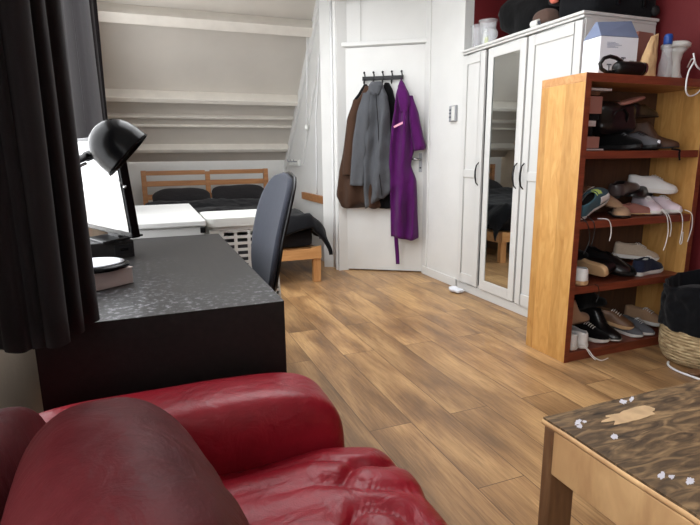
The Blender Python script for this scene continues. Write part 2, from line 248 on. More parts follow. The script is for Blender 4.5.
# ---------------------------------------------------------------- mesh helpers
class MB:
    def __init__(s): s.v = []; s.f = []
    def add(s, vs, fs):
        o = len(s.v); s.v += [tuple(v) for v in vs]; s.f += [tuple(i+o for i in f) for f in fs]; return s
    def box(s, a, b, rz=0, c=None):
        x0, y0, z0 = a; x1, y1, z1 = b
        vs = [Vector(p) for p in ((x0,y0,z0),(x1,y0,z0),(x1,y1,z0),(x0,y1,z0),(x0,y0,z1),(x1,y0,z1),(x1,y1,z1),(x0,y1,z1))]
        if rz:
            c = Vector(c) if c else (vs[0]+vs[6])/2; R = Matrix.Rotation(rz, 3, 'Z'); vs = [R @ (v-c)+c for v in vs]
        return s.add(vs, [(0,3,2,1),(4,5,6,7),(0,1,5,4),(1,2,6,5),(2,3,7,6),(3,0,4,7)])
    def bar(s, p, q, wd, ht, upv=(0, 0, 1)):
        p = Vector(p); q = Vector(q); d = (q-p).normalized(); upv = Vector(upv)
        a = d.cross(upv)
        if a.length < 1e-4: a = d.cross(Vector((1, 0, 0)))
        a.normalize(); b = a.cross(d).normalized(); vs = []
        for o in (p, q):
            for i, j in ((-1, -1), (1, -1), (1, 1), (-1, 1)): vs.append(o + a*i*wd/2 + b*j*ht/2)
        return s.add(vs, [(0,3,2,1),(4,5,6,7),(0,1,5,4),(1,2,6,5),(2,3,7,6),(3,0,4,7)])
    def tube(s, pts, r, n=8, cap=True):
        pts = [Vector(p) for p in pts]; m = len(pts); rs = r if isinstance(r, (list, tuple)) else [r]*m
        prev = None; vs = []
        for i, p in enumerate(pts):
            t = (pts[min(i+1, m-1)]-pts[max(i-1, 0)]).normalized()
            if prev is None:
                a = t.cross(Vector((0, 0, 1)));
                if a.length < 1e-3: a = t.cross(Vector((1, 0, 0)))
            else: a = prev - t*prev.dot(t)
            a.normalize(); prev = a; b = t.cross(a)
            for k in range(n): vs.append(p + (a*cos(2*pi*k/n)+b*sin(2*pi*k/n))*rs[i])
        fs = [(i*n+k, i*n+(k+1) % n, (i+1)*n+(k+1) % n, (i+1)*n+k) for i in range(m-1) for k in range(n)]
        if cap: fs += [tuple(range(n-1, -1, -1)), tuple((m-1)*n+k for k in range(n))]
        return s.add(vs, fs)
    def lathe(s, prof, c=(0, 0, 0), n=28, mat=None, cap=True):
        vs = []; mat = mat or Matrix.Identity(3); c = Vector(c)
        for r, z in prof:
            for k in range(n): vs.append(c + mat @ Vector((r*cos(2*pi*k/n), r*sin(2*pi*k/n), z)))
        m = len(prof); fs = [(i*n+k, i*n+(k+1) % n, (i+1)*n+(k+1) % n, (i+1)*n+k) for i in range(m-1) for k in range(n)]
        if cap: fs += [tuple(range(n-1, -1, -1)), tuple((m-1)*n+k for k in range(n))]
        return s.add(vs, fs)
    def grid(s, fn, nu, nv, wrap=False):
        vs = [fn(i/nu, j/nv) for i in range(nu+1) for j in range(nv+1)]
        return s.add(vs, [(i*(nv+1)+j, i*(nv+1)+j+1, (i+1)*(nv+1)+j+1, (i+1)*(nv+1)+j) for i in range(nu) for j in range(nv)])
    def loft(s, rings, cap=True):
        n = len(rings[0]); m = len(rings); vs = [p for r in rings for p in r]
        fs = [(i*n+k, i*n+(k+1) % n, (i+1)*n+(k+1) % n, (i+1)*n+k) for i in range(m-1) for k in range(n)]
        if cap: fs += [tuple(range(n-1, -1, -1)), tuple((m-1)*n+k for k in range(n))]
        return s.add(vs, fs)
    def superell(s, c, r, e1=0.5, e2=0.5, nu=36, nv=20, disp=None, mat=None):
        c = Vector(c); mat = mat or Matrix.Identity(3)
        pw = lambda t, e: math.copysign(abs(t)**e, t)
        rings = []
        for i in range(nv+1):
            ph = -pi/2 + pi*(0.01+0.98*i/nv); ring = []
            for k in range(nu):
                th = 2*pi*k/nu
                p = Vector((r[0]*pw(cos(ph), e1)*pw(cos(th), e2), r[1]*pw(cos(ph), e1)*pw(sin(th), e2), r[2]*pw(sin(ph), e1)))
                if disp: p = disp(p)
                ring.append(c + mat @ p)
            rings.append(ring)
        return s.loft(rings)
    def build(s, name, mat, parent=None, smooth=False, bevel=0.0, solid=0.0, sub=0, seg=2):
        me = bpy.data.meshes.new(name); me.from_pydata(s.v, [], s.f); me.update()
        bm = bmesh.new(); bm.from_mesh(me)
        bmesh.ops.remove_doubles(bm, verts=bm.verts, dist=1e-6)
        bmesh.ops.recalc_face_normals(bm, faces=bm.faces); bm.to_mesh(me); bm.free()
        for m in (mat if isinstance(mat, list) else [mat]): me.materials.append(M[m] if isinstance(m, str) else m)
        if smooth: me.polygons.foreach_set('use_smooth', [True]*len(me.polygons))
        o = bpy.data.objects.new(name, me); C.objects.link(o)
        if parent: o.parent = parent
        if solid: md = o.modifiers.new('s', 'SOLIDIFY'); md.thickness = solid; md.offset = 0
        if sub: md = o.modifiers.new('u', 'SUBSURF'); md.levels = sub; md.render_levels = sub
        if bevel: md = o.modifiers.new('b', 'BEVEL'); md.width = bevel; md.segments = seg; md.limit_method = 'ANGLE'; md.angle_limit = radians(40)
        return o
def tag(o, label, cat, group=None, kind=None):
    o['label'] = label; o['category'] = cat
    if group: o['group'] = group
    if kind: o['kind'] = kind
    return o
def thing(name, label, cat, loc=(0, 0, 0), rot=(0, 0, 0), group=None):
    o = bpy.data.objects.new(name, None); o.empty_display_size = 0.05; C.objects.link(o); o.location = loc; o.rotation_euler = rot
    return tag(o, label, cat, group)
def struct(o): o['kind'] = 'structure'; return o
def lerp(tab, t):
    if t <= tab[0][0]: return tab[0][1:]
    for a, b in zip(tab, tab[1:]):
        if t <= b[0]:
            k = (t-a[0])/(b[0]-a[0]); k = k*k*(3-2*k)*0.4+k*0.6
            return tuple(x+(y-x)*k for x, y in zip(a[1:], b[1:]))
    return tab[-1][1:]
def nz(x, y, z, s=1): return noise.noise(Vector((x*s, y*s, z*s)))
def smooth01(t): t = max(0, min(1, t)); return t*t*(3-2*t)

# ================================================================ SETTING
XL, XG, XW, XR = -0.42, 1.68, 2.36, 2.95
YB = -2.4
struct(MB().box((-0.6, YB-0.1, -0.1), (3.15, 6.9, 0)).build('floor', 'floor'))
# sloping roof: room face of purlins on z = 2.27-1.07(y-5.278)
sl = Vector((0, 1, -1.07)).normalized(); nrm = Vector((0, 1.07, 1)).normalized()   # down the slope / out through the roof
def onslope(z, off=0.0):
    y = 5.278+(2.27-z)/1.07; return Vector((0, y, z)) + nrm*off
m = MB(); OFF = 0.12
a = onslope(2.62, OFF); b = onslope(1.0, OFF); zt = 2.62-a.z
a = a - sl*0.16; b = b + sl*0.05
m.add([(XL-0.1, a.y, a.z), (XG+0.1, a.y, a.z), (XG+0.1, b.y, b.z), (XL-0.1, b.y, b.z)] + [(x, v.y+nrm.y*0.06, v.z+nrm.z*0.06) for x, v in ((XL-0.1, a), (XG+0.1, a), (XG+0.1, b), (XL-0.1, b))],
      [(0,1,2,3),(7,6,5,4),(0,4,5,1),(1,5,6,2),(2,6,7,3),(3,7,4,0)])
struct(m.build('wall_sloping_roof', 'roof_board'))
YK = 6.66
struct(MB().box((XL-0.1, YK, 0), (XG+0.1, YK+0.08, 1.22)).build('wall_knee', 'white_wall'))
# purlins and laths across the slope
def purlin(n, z, wdt, dep, back=OFF):
    o = onslope(z); p = MB(); vs = []
    for x in (XL, XG-0.005):
        for u_, v_ in ((0, back-dep), (-wdt, back-dep), (-wdt, back), (0, back)):
            q = o + sl*u_ + nrm*v_; vs.append((x, q.y, q.z))
    p.add(vs, [(0,1,2,3),(7,6,5,4),(0,4,5,1),(1,5,6,2),(2,6,7,3),(3,7,4,0)])
    return struct(p.build('trim_%d' % n, 'beam', bevel=0.006))
purlin(1, 2.27, 0.10, 0.15); purlin(2, 1.655, 0.055, 0.14); purlin(3, 1.455, 0.03, 0.05); purlin(4, 1.13, 0.05, 0.10); purlin(5, 1.36, 0.02, 0.035)
struct(MB().box((XG, 4.60, 0), (XG+0.1, 6.75, 2.62)).build('wall_gable', 'white_wall'))
# rafter board and battens on the gable wall
m = MB(); q = []
for z, off in ((2.60, -0.02), (0.95, -0.02)): q.append(onslope(z, off))
m.bar((XG-0.014, q[0].y-0.0, q[0].z), (XG-0.014, q[1].y, q[1].z), 0.028, 0.05, (0, 1, 0)); struct(m.build('trim_6', 'white_wall', bevel=0.004))
struct(MB().bar((XG-0.012, 4.72, 2.60), (XG-0.012, 5.75, 1.0), 0.024, 0.04, (0, 1, 0)).build('trim_7', 'white_wall', bevel=0.004))
# door wall (local frame: x along the wall, -y into the room)
DW = Vector((1.712, 4.632, 0)); DA = atan2(4.178-4.632, 2.39-1.712)
def dwobj(o): o.location = DW; o.rotation_euler = (0, 0, DA); return o
m = MB(); m.box((-0.2, 0.1, 0), (1.0, 0.13, 2.7)).box((-0.05, 0.0, 0), (0.0, 0.1, 2.62)).box((0.818, 0.0, 0), (0.87, 0.1, 2.62)).box((0.0, 0.012, 2.045), (0.818, 0.1, 2.62))
struct(dwobj(m.build('wall_door_side', 'white_wall')))
m = MB(); m.box((-0.048, -0.018, 0), (-0.012, -0.001, 2.52)).box((0.826, -0.018, 0), (0.852, -0.001, 2.52)).box((-0.012, -0.018, 2.05), (0.826, -0.001, 2.085)).box((-0.06, -0.05, 2.43), (0.852, -0.019, 2.56)).box((0.2, 0.0, 2.09), (0.205, 0.011, 2.44))
struct(dwobj(m.build('trim_8', 'door', bevel=0.003)))
door = struct(dwobj(bpy.data.objects.new('door_1', None))); C.objects.link(door)
MB().box((0.0, 0.004, 0.012), (0.812, 0.044, 2.04)).build('door_leaf', 'door', door, bevel=0.002)
m = MB(); m.box((0.738, -0.006, 0.94), (0.768, 0.004, 1.11)); m.build('handle_plate', 'grey_plastic', door, bevel=0.002)
m = MB(); m.tube([(0.753, -0.004, 1.055), (0.753, -0.045, 1.055), (0.743, -0.05, 1.056), (0.64, -0.05, 1.06)], 0.009, 10); m.build('handle', 'steel', door, smooth=True)
MB().lathe([(0.008, 0), (0.008, 0.006)], (0.753, -0.006, 0.98), 12, Matrix.Rotation(pi/2, 3, 'X')).build('keyhole', 'black_metal', door)
for z in (0.25, 1.72): MB().tube([(-0.005, -0.006, z), (-0.005, -0.006, z+0.09)], 0.007, 10).build('hinge', 'white_plastic', door, smooth=True)
# closet wall between door and wardrobe
struct(MB().box((XW, 3.60, 0), (XW+0.08, 4.20, 2.62)).build('wall_closet', 'white_wall'))
struct(MB().box((XW+0.08, 3.60, 0), (XR+0.1, 3.68, 2.62)).build('wall_recess', 'red_wall'))
struct(MB().box((XW-0.012, 3.60, 0), (XW, 4.17, 0.075)).build('baseboard_closet', 'door', bevel=0.003))
struct(MB().box((XW-0.010, 4.10, 0.075), (XW, 4.125, 2.5)).build('trim_9', 'door', bevel=0.003))
struct(MB().box((XR, YB, 0), (XR+0.1, 3.68, 2.62)).build('wall_right', 'red_wall'))
struct(MB().box((XL-0.1, YB-0.1, 0), (XR+0.1, YB, 2.62)).build('wall_back', 'white_wall'))
# left wall: dormer window, and an unseen one behind the camera added for light
def wall_open(y0, y1, ops, x0, x1, mat):
    m = MB(); ys = y0
    for (a_, b_, z0, z1) in ops:
        m.box((x0, ys, 0), (x1, a_, 2.62)); m.box((x0, a_, 0), (x1, b_, z0)); m.box((x0, a_, z1), (x1, b_, 2.62)); ys = b_
    m.box((x0, ys, 0), (x1, y1, 2.62)); return m.build('wall_left', mat)
WIN = [(-2.1, 0.55, 0.8, 2.3), (1.12, 4.95, 0.68, 2.3)]
struct(wall_open(YB, 6.75, WIN, XL-0.14, XL, 'cream'))
for k, (a_, b_, z0, z1) in enumerate(WIN):
    wroot = struct(bpy.data.objects.new('window_%d' % (k+1), None)); C.objects.link(wroot); wroot.location = (XL-0.10, a_, z0)
    W_ = b_-a_; H_ = z1-z0; m = MB(); n = 4 if W_ > 2 else 2
    m.box((-0.03, 0, 0), (0.03, W_, 0.05)).box((-0.03, 0, H_-0.05), (0.03, W_, H_))
    for i in range(n+1): y = i*(W_-0.05)/n; m.box((-0.03, y, 0.05), (0.03, y+0.05, H_-0.05))
    m.build('window_frame', 'door', wroot, bevel=0.003)
    MB().box((-0.003, 0.03, 0.03), (0.003, W_-0.03, H_-0.03)).build('window_pane', 'glass', wroot)
    MB().box((0.03, -0.0, -0.0), (0.115, W_, 0.025)).build('window_sill', 'door', wroot, bevel=0.003)
# ceiling with an unseen roof window, sized to brighten the room
cy1 = onslope(2.62, OFF).y+0.02
m = MB(); m.box((XL-0.14, YB-0.1, 2.62), (0.1, cy1, 2.7)).box((1.6, YB-0.1, 2.62), (XR+0.1, cy1, 2.7)).box((0.1, YB-0.1, 2.62), (1.6, 1.6, 2.7)).box((0.1, 4.2, 2.62), (1.6, cy1, 2.7))
struct(m.build('ceiling', 'white_wall'))
wroot = struct(bpy.data.objects.new('window_3', None)); C.objects.link(wroot); wroot.location = (0.1, 1.6, 2.66)
m = MB(); m.box((0, 0, -0.03), (1.5, 0.05, 0.03)).box((0, 2.55, -0.03), (1.5, 2.6, 0.03)).box((0, 0.05, -0.03), (0.05, 2.55, 0.03)).box((1.45, 0.05, -0.03), (1.5, 2.55, 0.03)).box((0.73, 0.05, -0.03), (0.77, 2.55, 0.03)); m.build('window_frame', 'door', wroot)
MB().box((0.03, 0.03, -0.003), (1.47, 2.57, 0.003)).build('window_pane', 'glass', wroot)
# house across the street, seen only mirrored in the monitor
hs = thing('building', 'brick house across the street mirrored in the black monitor', 'building', (-9.5, 3, -8.98))
m = MB(); m.box((-3, 0.6, 0), (0, 14, 8.0)); m.build('wall', 'brick', hs)
for i in range(7):
    for j in range(3):
        y = 1.3+i*1.75; z = 1.0+j*2.4
        f_ = MB().box((0, y, z), (0.08, y+1.0, z+1.6)).build('window', 'door', hs, bevel=0.01)
        MB().box((0.08, y+0.1, z+0.1), (0.09, y+0.9, z+1.5)).build('pane', 'grey_plastic', f_)
MB().box((-3.3, 0.4, 8.0), (0.3, 14.2, 8.25)).build('roof', 'door', hs)
# ================================================================ DESK
dk = thing('desk', 'black-brown veneered desk with dusty scratched top, standing in front of the dark curtains', 'desk', (-0.262, 1.267, 0))
MB().box((0, 0, 0.68), (0.570, 1.297, 0.73)).build('desk_top', 'desk', dk)
MB().box((0.0, 0.0, 0), (0.570, 0.045, 0.68)).build('side_panel', 'desk', dk)
MB().box((0.0, 1.252, 0), (0.570, 1.297, 0.68)).build('side_panel', 'desk', dk)
MB().box((0.02, 0.045, 0.25), (0.045, 1.252, 0.68)).build('back_panel', 'desk', dk)
d_ = MB().box((0.20, 0.046, 0.60), (0.566, 0.55, 0.678)).build('drawer', 'desk', dk, bevel=0.002)
# ---- desk lamp, on a low box
bx = thing('box', 'low pinkish grey box lying on the desk under the lamp base', 'box', (-0.152, 1.647, 0.731), (0, 0, radians(36)))
MB().box((-0.07, -0.06, 0), (0.07, 0.06, 0.046)).build('box_body', 'card', bx, bevel=0.002)
MB().box((-0.072, -0.062, 0.0465), (0.072, 0.062, 0.0495)).build('lid', 'card', bx, bevel=0.001)
lp = thing('desk_lamp', 'glossy black dome desk lamp on a round base, standing on the low grey box', 'lamp', (-0.165, 1.665, 0.781))
MB().lathe([(0.0, 0), (0.094, 0.0), (0.098, 0.003), (0.096, 0.010), (0.088, 0.0145), (0.0, 0.018)], n=48, cap=False).build('base', 'gloss_black', lp, smooth=True)
MB().lathe([(0, 0.0165), (0.070, 0.0150), (0.084, 0.0158), (0.070, 0.0178), (0, 0.0190)], n=40, cap=False).build('base_glare', 'dusty_glare', lp, smooth=True)  # white disc painting the window's reflection on the black base
m = MB().tube([(-0.055, 0.0, 0.015), (-0.07, -0.01, 0.18), (-0.05, -0.03, 0.27), (-0.02, -0.07, 0.305), (0.03, -0.16, 0.325)], 0.006, 10); m.build('arm', 'black_metal', lp, smooth=True)
# dome: axis points down and to the right
hx = Vector((-0.068, 1.5, 1.135)); ax = (rt*0.69 - Vector((0, 0, 1))*0.68 + Vector((fw.x, fw.y, 0))*0.22).normalized()
a1 = ax.cross(Vector((0, 0, 1))).normalized(); a2 = ax.cross(a1).normalized()
RM = Matrix((a1, a2, ax)).transposed()
loc0 = Vector(lp.location)
prof = [(0.012, -0.063), (0.030, -0.0585), (0.048, -0.047), (0.062, -0.031), (0.071, -0.010), (0.0755, 0.014), (0.0765, 0.040), (0.0785, 0.047)]
prof = [(r*0.93, z*0.93) for r, z in prof]
inner = [(r-0.0025, z) for r, z in reversed(prof)]
shade = MB().lathe(prof+inner, hx-loc0, 48, RM).build('lamp_shade', 'gloss_black', lp, smooth=True)
MB().lathe([(0.001, -0.02), (0.02, -0.015), (0.026, 0.0), (0.02, 0.018), (0.001, 0.026)], hx-loc0+ax*0.0, 20, RM).build('bulb', 'white_plastic', shade, smooth=True)
k0 = hx - ax*0.055 - loc0
m = MB(); kd = (-rt*0.95 + Vector((0, 0, -0.35))).normalized(); kb = hx - loc0 - rt*0.060 - Vector((0, 0, 0.026))
m.tube([kb, kb+kd*0.02], 0.013, 14).tube([kb+kd*0.02, kb+kd*0.045], 0.010, 14).tube([kb+kd*0.045, kb+kd*0.085], 0.007, 10)
m.build('swivel', 'black_metal', lp, smooth=False)
m = MB(); m.tube([kb+kd*0.02+Vector((0, 0, -0.016)), kb+kd*0.07+Vector((0, 0, -0.018))], 0.004, 8); m.build('swivel_screw', 'steel', lp, smooth=True)
ch = hx - loc0 + ax*0.045 - a2*0.0
e_ = ax.cross(Vector((fw.x, fw.y, 0))).normalized()
if e_.z > 0: e_ = -e_
c0 = hx - loc0 + ax*0.045 + e_*0.070
m = MB().tube([c0, c0+rt*0.028-Vector((0, 0, 0.030))], 0.0012, 6); m.superell(c0+rt*0.029-Vector((0, 0, 0.031)), (0.004,)*3, 1, 1, 10, 8); m.build('switch_pin', 'steel', shade, smooth=True)
# ---- riser and monitor
rz_ = thing('monitor_riser', 'black desk organiser box with a small label slot, standing under the monitor', 'organizer', (-0.165, 2.15, 0.731), (0, 0, radians(14)))
MB().box((-0.085, -0.08, 0), (0.085, 0.13, 0.062)).build('riser_body', 'desk', rz_, bevel=0.003)
drf = MB().box((0.015, -0.084, 0.012), (0.078, -0.0805, 0.05)).build('drawer_front', 'black_metal', rz_, bevel=0.001)
MB().box((0.035, -0.0865, 0.026), (0.062, -0.0845, 0.036)).build('label_slot', 'gloss_black', drf)
RB = Vector((-0.060, 1.90, 0.826)); dd = Vector((-0.41, 0.912, 0)).normalized(); nn = Vector((-dd.y, dd.x, 0)); nn = nn if nn.dot(Vector((0, -1, 0))) > 0 or nn.x < 0 else -nn
MT = Matrix((dd, nn, Vector((0, 0, 1)))).transposed().to_4x4(); tilt = Matrix.Rotation(radians(-5), 4, 'X')
mo = thing('monitor', 'black flat monitor mirroring the bright window, standing behind the desk lamp', 'monitor'); mo.matrix_world = Matrix.Translation(RB) @ MT @ tilt
mcs = MB().box((0, -0.03, 0), (0.50, 0.0, 0.345)).build('monitor_case', 'gloss_black', mo, bevel=0.004)
MB().box((0.012, 0.0005, 0.022), (0.488, 0.003, 0.333)).build('screen', 'screen', mcs)
m = MB(); m.box((0.20, -0.05, -0.028), (0.30, -0.03, 0.16)).box((0.17, -0.11, -0.030), (0.33, 0.04, -0.022)); m.build('stand', 'black_metal', mo, bevel=0.002)

# ================================================================ CURTAINS
def curtain(name, label, pts, ztop, zbot, amp, freq, hem=0.0, n=220, mat='curtain'):
    P_ = [Vector((x, y, 0)) for x, y in pts]; seg = [(b-a).length for a, b in zip(P_, P_[1:])]; T = sum(seg)
    def at(t):
        d = t*T
        for a, b, s_ in zip(P_, P_[1:], seg):
            if d <= s_+1e-9: return a+(b-a)*(d/s_), (b-a).normalized()
            d -= s_
        return P_[-1], (P_[-1]-P_[-2]).normalized()
    def fn(u, v):
        p, t = at(u); nr = Vector((t.y, -t.x, 0)); z = zbot + (ztop-zbot)*v + hem*(1-v)*sin(u*7)
        ph = u*T*freq + 0.5*sin(u*9.0) + 0.25*sin(3.0*v+u*5)
        a = amp*(0.75+0.35*sin(u*13+1))*(1.0-0.18*v)
        q = p + nr*(a*cos(ph)) + t*(a*0.45*sin(2*ph)); q += nr*0.006*nz(u*8, v*2, 1.7)
        return (q.x, q.y, z)
    o = MB().grid(fn, n, 26).build(name, mat, None, smooth=True, solid=0.003)
    return tag(o, label, 'curtain')
curtain('curtain', 'wide dark curtain in deep folds, nearest the sofa, hem brushing the desk top', [(-0.405, 1.10), (-0.29, 1.105), (-0.215, 1.075), (-0.165, 1.15), (-0.135, 1.29)], 2.55, 0.742, 0.022, 82)
curtain('curtain', 'narrow dark curtain behind the desk lamp, daylight painted in as lighter grey', [(-0.36, 3.0), (-0.275, 3.42), (-0.262, 3.66)], 2.50, 0.76, 0.045, 10, mat='curtain_lit')
curtain('curtain', 'narrow dark curtain bunched furthest from the sofa, beside the sloping roof', [(-0.30, 3.92), (-0.255, 4.12), (-0.226, 4.26)], 2.50, 0.76, 0.022, 50)
rail = MB().tube([(-0.31, 0.45, 2.575), (-0.31, 4.3, 2.575)], 0.012, 10).build('curtain_rail', 'black_metal', None, smooth=True); tag(rail, 'black curtain rail under the ceiling above the dark curtains', 'curtain rail')

# ================================================================ BED
bed = thing('bed', 'pine slatted bed frame with open headboard, pushed under the sloping roof', 'bed', (-0.05, 4.25, 0))
for x in (0.0, 1.36): MB().box((x, 0, 0), (x+0.07, 0.055, 0.315)).build('leg', 'pine_up', bed, bevel=0.006)
for x in (0.0, 1.39): MB().box((x, 2.06, 0), (x+0.055, 2.11, 0.95)).build('headboard_post', 'pine_dark', bed, bevel=0.004)
MB().box((0.70, 2.065, 0.3), (0.755, 2.10, 0.93)).build('headboard_post', 'pine_dark', bed, bevel=0.004)
for z, h in ((0.895, 0.05), (0.77, 0.06), (0.62, 0.06), (0.45, 0.07)):
    for x0, x1 in ((0.055, 0.70), (0.755, 1.39)): MB().box((x0, 2.075, z), (x1, 2.097, z+h)).build('headboard_rail', 'pine_dark', bed, bevel=0.003)
# foot rail, its lower edge level and upper edge swept up at the ends
def fr(u, v):
    x = 0.0+1.43*u; top = 0.305 + 0.02*(1-smooth01(min(u, 1-u)/0.08)); return (x, -0.004, 0.215+(top-0.215)*v)
MB().grid(fr, 40, 3).build('foot_rail', 'pine', bed, solid=0.022)
for x in (0.01, 1.395): MB().box((x, 0.055, 0.20), (x+0.025, 2.06, 0.30)).build('side_rail', 'pine', bed, bevel=0.003)
m = MB()
for i in range(14): m.box((0.035, 0.12+i*0.14, 0.28), (1.395, 0.19+i*0.14, 0.298))
m.build('slats', 'pine', bed)
mt = MB().superell((0.665, 5.30, 0.385), (0.69, 1.0, 0.085), 0.25, 0.12, 60, 16).build('mattress', 'charcoal', None, smooth=True); tag(mt, 'thin dark mattress on the pine bed, mostly hidden by the black duvet', 'mattress')
def duv(u, v):
    a = -0.14 + 1.66*u; b = 4.22 + 1.66*v; z = 0.560; x = a; y = b
    if a > 1.32: d = a-1.32; x = 1.32+0.15*(1-math.exp(-d/0.10)); z -= max(0, d-0.02)*0.95
    if a < 0.0: x = a; z -= (-a)*0.8
    ye = 4.33
    if b < ye: d = ye-b; y = ye-0.12*(1-math.exp(-d/0.06)); z -= d*1.0
    fold = 0.040*nz(x*2.6+1, y*3.4, 0.3) + 0.016*abs(nz(x*6, y*4.2, 2.1)) + 0.008*nz(x*15, y*11, 5)
    z += fold + 0.05*smooth01((b-5.4)/0.4) - (0.02 if a > 1.32 else 0)
    if a > 1.32: x += 0.03*nz(y*9, z*5, 1.0)
    if b < ye: y -= 0.016*nz(x*10, z*5, 2.0); z += 0.03*sin(x*11)
    if a > 1.3 and b < 4.5: z -= 0.02
    return (x, y, z)
dv = MB().grid(duv, 90, 100).build('duvet', 'duvet', None, smooth=True, solid=0.035); tag(dv, 'crumpled black duvet spread over the pine bed, hanging over its foot corner', 'duvet')
for k, (x, z, tl, lb) in enumerate([(0.36, 0.635, 0.28, 'charcoal pillow against the headboard, on the left beside the white chest'), (0.99, 0.655, 0.35, 'charcoal pillow against the headboard, on the right near the gable wall')]):
    Rm = Matrix.Rotation(-0.45, 3, 'X')
    pl = MB().superell((0, 0, 0), (0.31, 0.20, 0.075), 0.8, 0.5, 44, 18, disp=lambda p: p*(1+0.07*nz(p.x*6, p.y*6, p.z*6+k*3)), mat=Rm.inverted()).build('pillow', 'charcoal', None, smooth=True)
    pl.location = (x, 6.02, z); tag(pl, lb, 'pillow', 'pillows on the bed')
# ---- white chest beyond the desk
wc = thing('chest', 'low white storage chest with flat lid, behind the desk at the foot of the bed', 'chest', (-0.19, 2.64, 0))
MB().box((0.012, 0.012, 0), (0.438, 1.01, 0.758)).build('chest_body', 'white_lacquer', wc, bevel=0.004)
MB().box((0, 0, 0.760), (0.45, 1.02, 0.790)).build('lid', 'white_lacquer', wc, bevel=0.006)
MB().box((0.42, -0.010, 0.728), (0.445, -0.0, 0.757)).build('latch', 'black_metal', wc, bevel=0.002)
# ---- laundry hamper
hp = thing('laundry_hamper', 'tall white plastic laundry hamper with slotted sides, between the desk and the bed', 'hamper', (0.285, 2.74, 0))
def hring(z, g=0.0, x0=0.0, x1=0.34, y1=0.36):
    t = z/0.8; e = 0.05*(1-t); pts = []; r = 0.045
    X0, X1, Y0, Y1 = x0-g*1.0, x1+e+g, -g, y1+g
    for cx, cy, a0 in ((X1-r, Y0+r, -pi/2), (X1-r, Y1-r, 0), (X0+r, Y1-r, pi/2), (X0+r, Y0+r, pi)):
        for k in range(6): a = a0+pi/2*k/5; pts.append((cx+r*cos(a), cy+r*sin(a), z))
    return pts
# walls with slots: build the near face and the right side as lattices, the rest solid
m = MB(); m.loft([hring(0.0), hring(0.12)]); m.build('hamper_base', 'white_plastic', hp, smooth=False)
m = MB(); m.loft([hring(0.715), hring(0.76)], cap=False); m.build('rim_band', 'white_plastic', hp, smooth=False)
m = MB(); rb = hring(0.74, 0.012); ro = hring(0.785, 0.014); ri = [(0.17+(p[0]-0.17)*0.90, 0.18+(p[1]-0.18)*0.90, 0.785) for p in ro]; rl = [(p[0], p[1], 0.755) for p in ri]
m.loft([rb, ro], cap=False).loft([ro, ri], cap=False).loft([ri, rl], cap=True); m.build('lid', 'white_plastic', hp, bevel=0.003)
m = MB()
for z in [0.12+0.0345*i for i in range(18)]: m.box((0.05, 0.002, z), (0.335+0.045*(1-z/0.8), 0.008, z+0.015))
for x in (0.055, 0.125, 0.195, 0.265, 0.325): m.box((x, 0.0, 0.12), (x+0.016, 0.010, 0.72))
m.box((0.0, 0.0, 0.12), (0.058, 0.010, 0.72)); m.build('slotted_front', 'white_plastic', hp)
m = MB(); m.add([(0.344, 0.0, 0.72), (0.346, 0.35, 0.72), (0.380, 0.35, 0.12), (0.378, 0.0, 0.12), (0.334, 0.0, 0.72), (0.336, 0.35, 0.72), (0.370, 0.35, 0.12), (0.368, 0.0, 0.12)], [(0,1,2,3),(7,6,5,4),(0,4,5,1),(1,5,6,2),(2,6,7,3),(3,7,4,0)])
m.box((0, 0.01, 0.12), (0.006, 0.355, 0.72)).box((0, 0.352, 0.12), (0.34, 0.358, 0.72)); m.build('side_walls', 'white_plastic', hp)
ins = MB().superell((0.18, 0.18, 0.40), (0.145, 0.155, 0.26), 0.4, 0.4, 30, 16, disp=lambda p: p*(1+0.08*nz(p.x*9, p.y*9, p.z*9))).build('laundry', 'shoe_grey', None, smooth=True); ins.location = hp.location; tag(ins, 'grey laundry inside the white slotted hamper', 'laundry')
bl = MB().superell((0, 0, 0), (0.045, 0.03, 0.006), 0.6, 0.6, 24, 8, disp=lambda p: p*(1+0.15*nz(p.x*20, p.y*20, 1))).build('cloth', 'sky_blue', None, smooth=True); bl.location = (0.50, 2.84, 0.765); tag(bl, 'small sky blue cloth lying on top of the white hamper', 'cloth')

# ================================================================ OFFICE CHAIR
oc = thing('office_chair', 'swivel office chair with tall curved grey backrest, pushed up to the desk', 'office chair', (0.27, 2.25, 0))
def bk(u, v):      # faces -x; u across (y), v up
    hw = 0.245*(1-0.0*v); z = 0.50+0.525*v; t = (v-0.5)*2; s_ = (u-0.5)*2
    # rounded outline
    k = (1-abs(t)**3.2)**(1/2.4) if abs(t) < 1 else 0; k = max(k, 0.02)
    k *= 0.86+0.10*v*2-0.06*v*v
    y = s_*hw*k
    x = 0.165 + 0.035*v + 0.085*v*v + 0.020*(1-abs(s_*k)**2)
    return (x, y, z)
MB().grid(bk, 24, 30).build('backrest', 'mesh_grey', oc, smooth=True, solid=0.022)
def bk2(u, v): p = bk(u, v); return (p[0]+0.020, p[1]*1.02, 0.7625+(p[2]-0.7625)*1.02)
MB().grid(bk2, 24, 30).build('back_shell', 'black_metal', oc, smooth=True, solid=0.012)
MB().superell((-0.08, 0, 0.47), (0.235, 0.235, 0.045), 0.5, 0.45, 40, 14).build('seat', 'mesh_grey', oc, smooth=True)
MB().tube([(0.05, 0, 0.41), (0.19, 0, 0.41), (0.215, 0, 0.50), (0.225, 0, 0.66)], [0.022]*4, 8).build('back_support', 'black_metal', oc, smooth=True)
MB().lathe([(0.025, 0.09), (0.025, 0.30), (0.018, 0.30), (0.018, 0.425)], (-0.05, 0, 0), 16).build('gas_column', 'black_metal', oc, smooth=False)
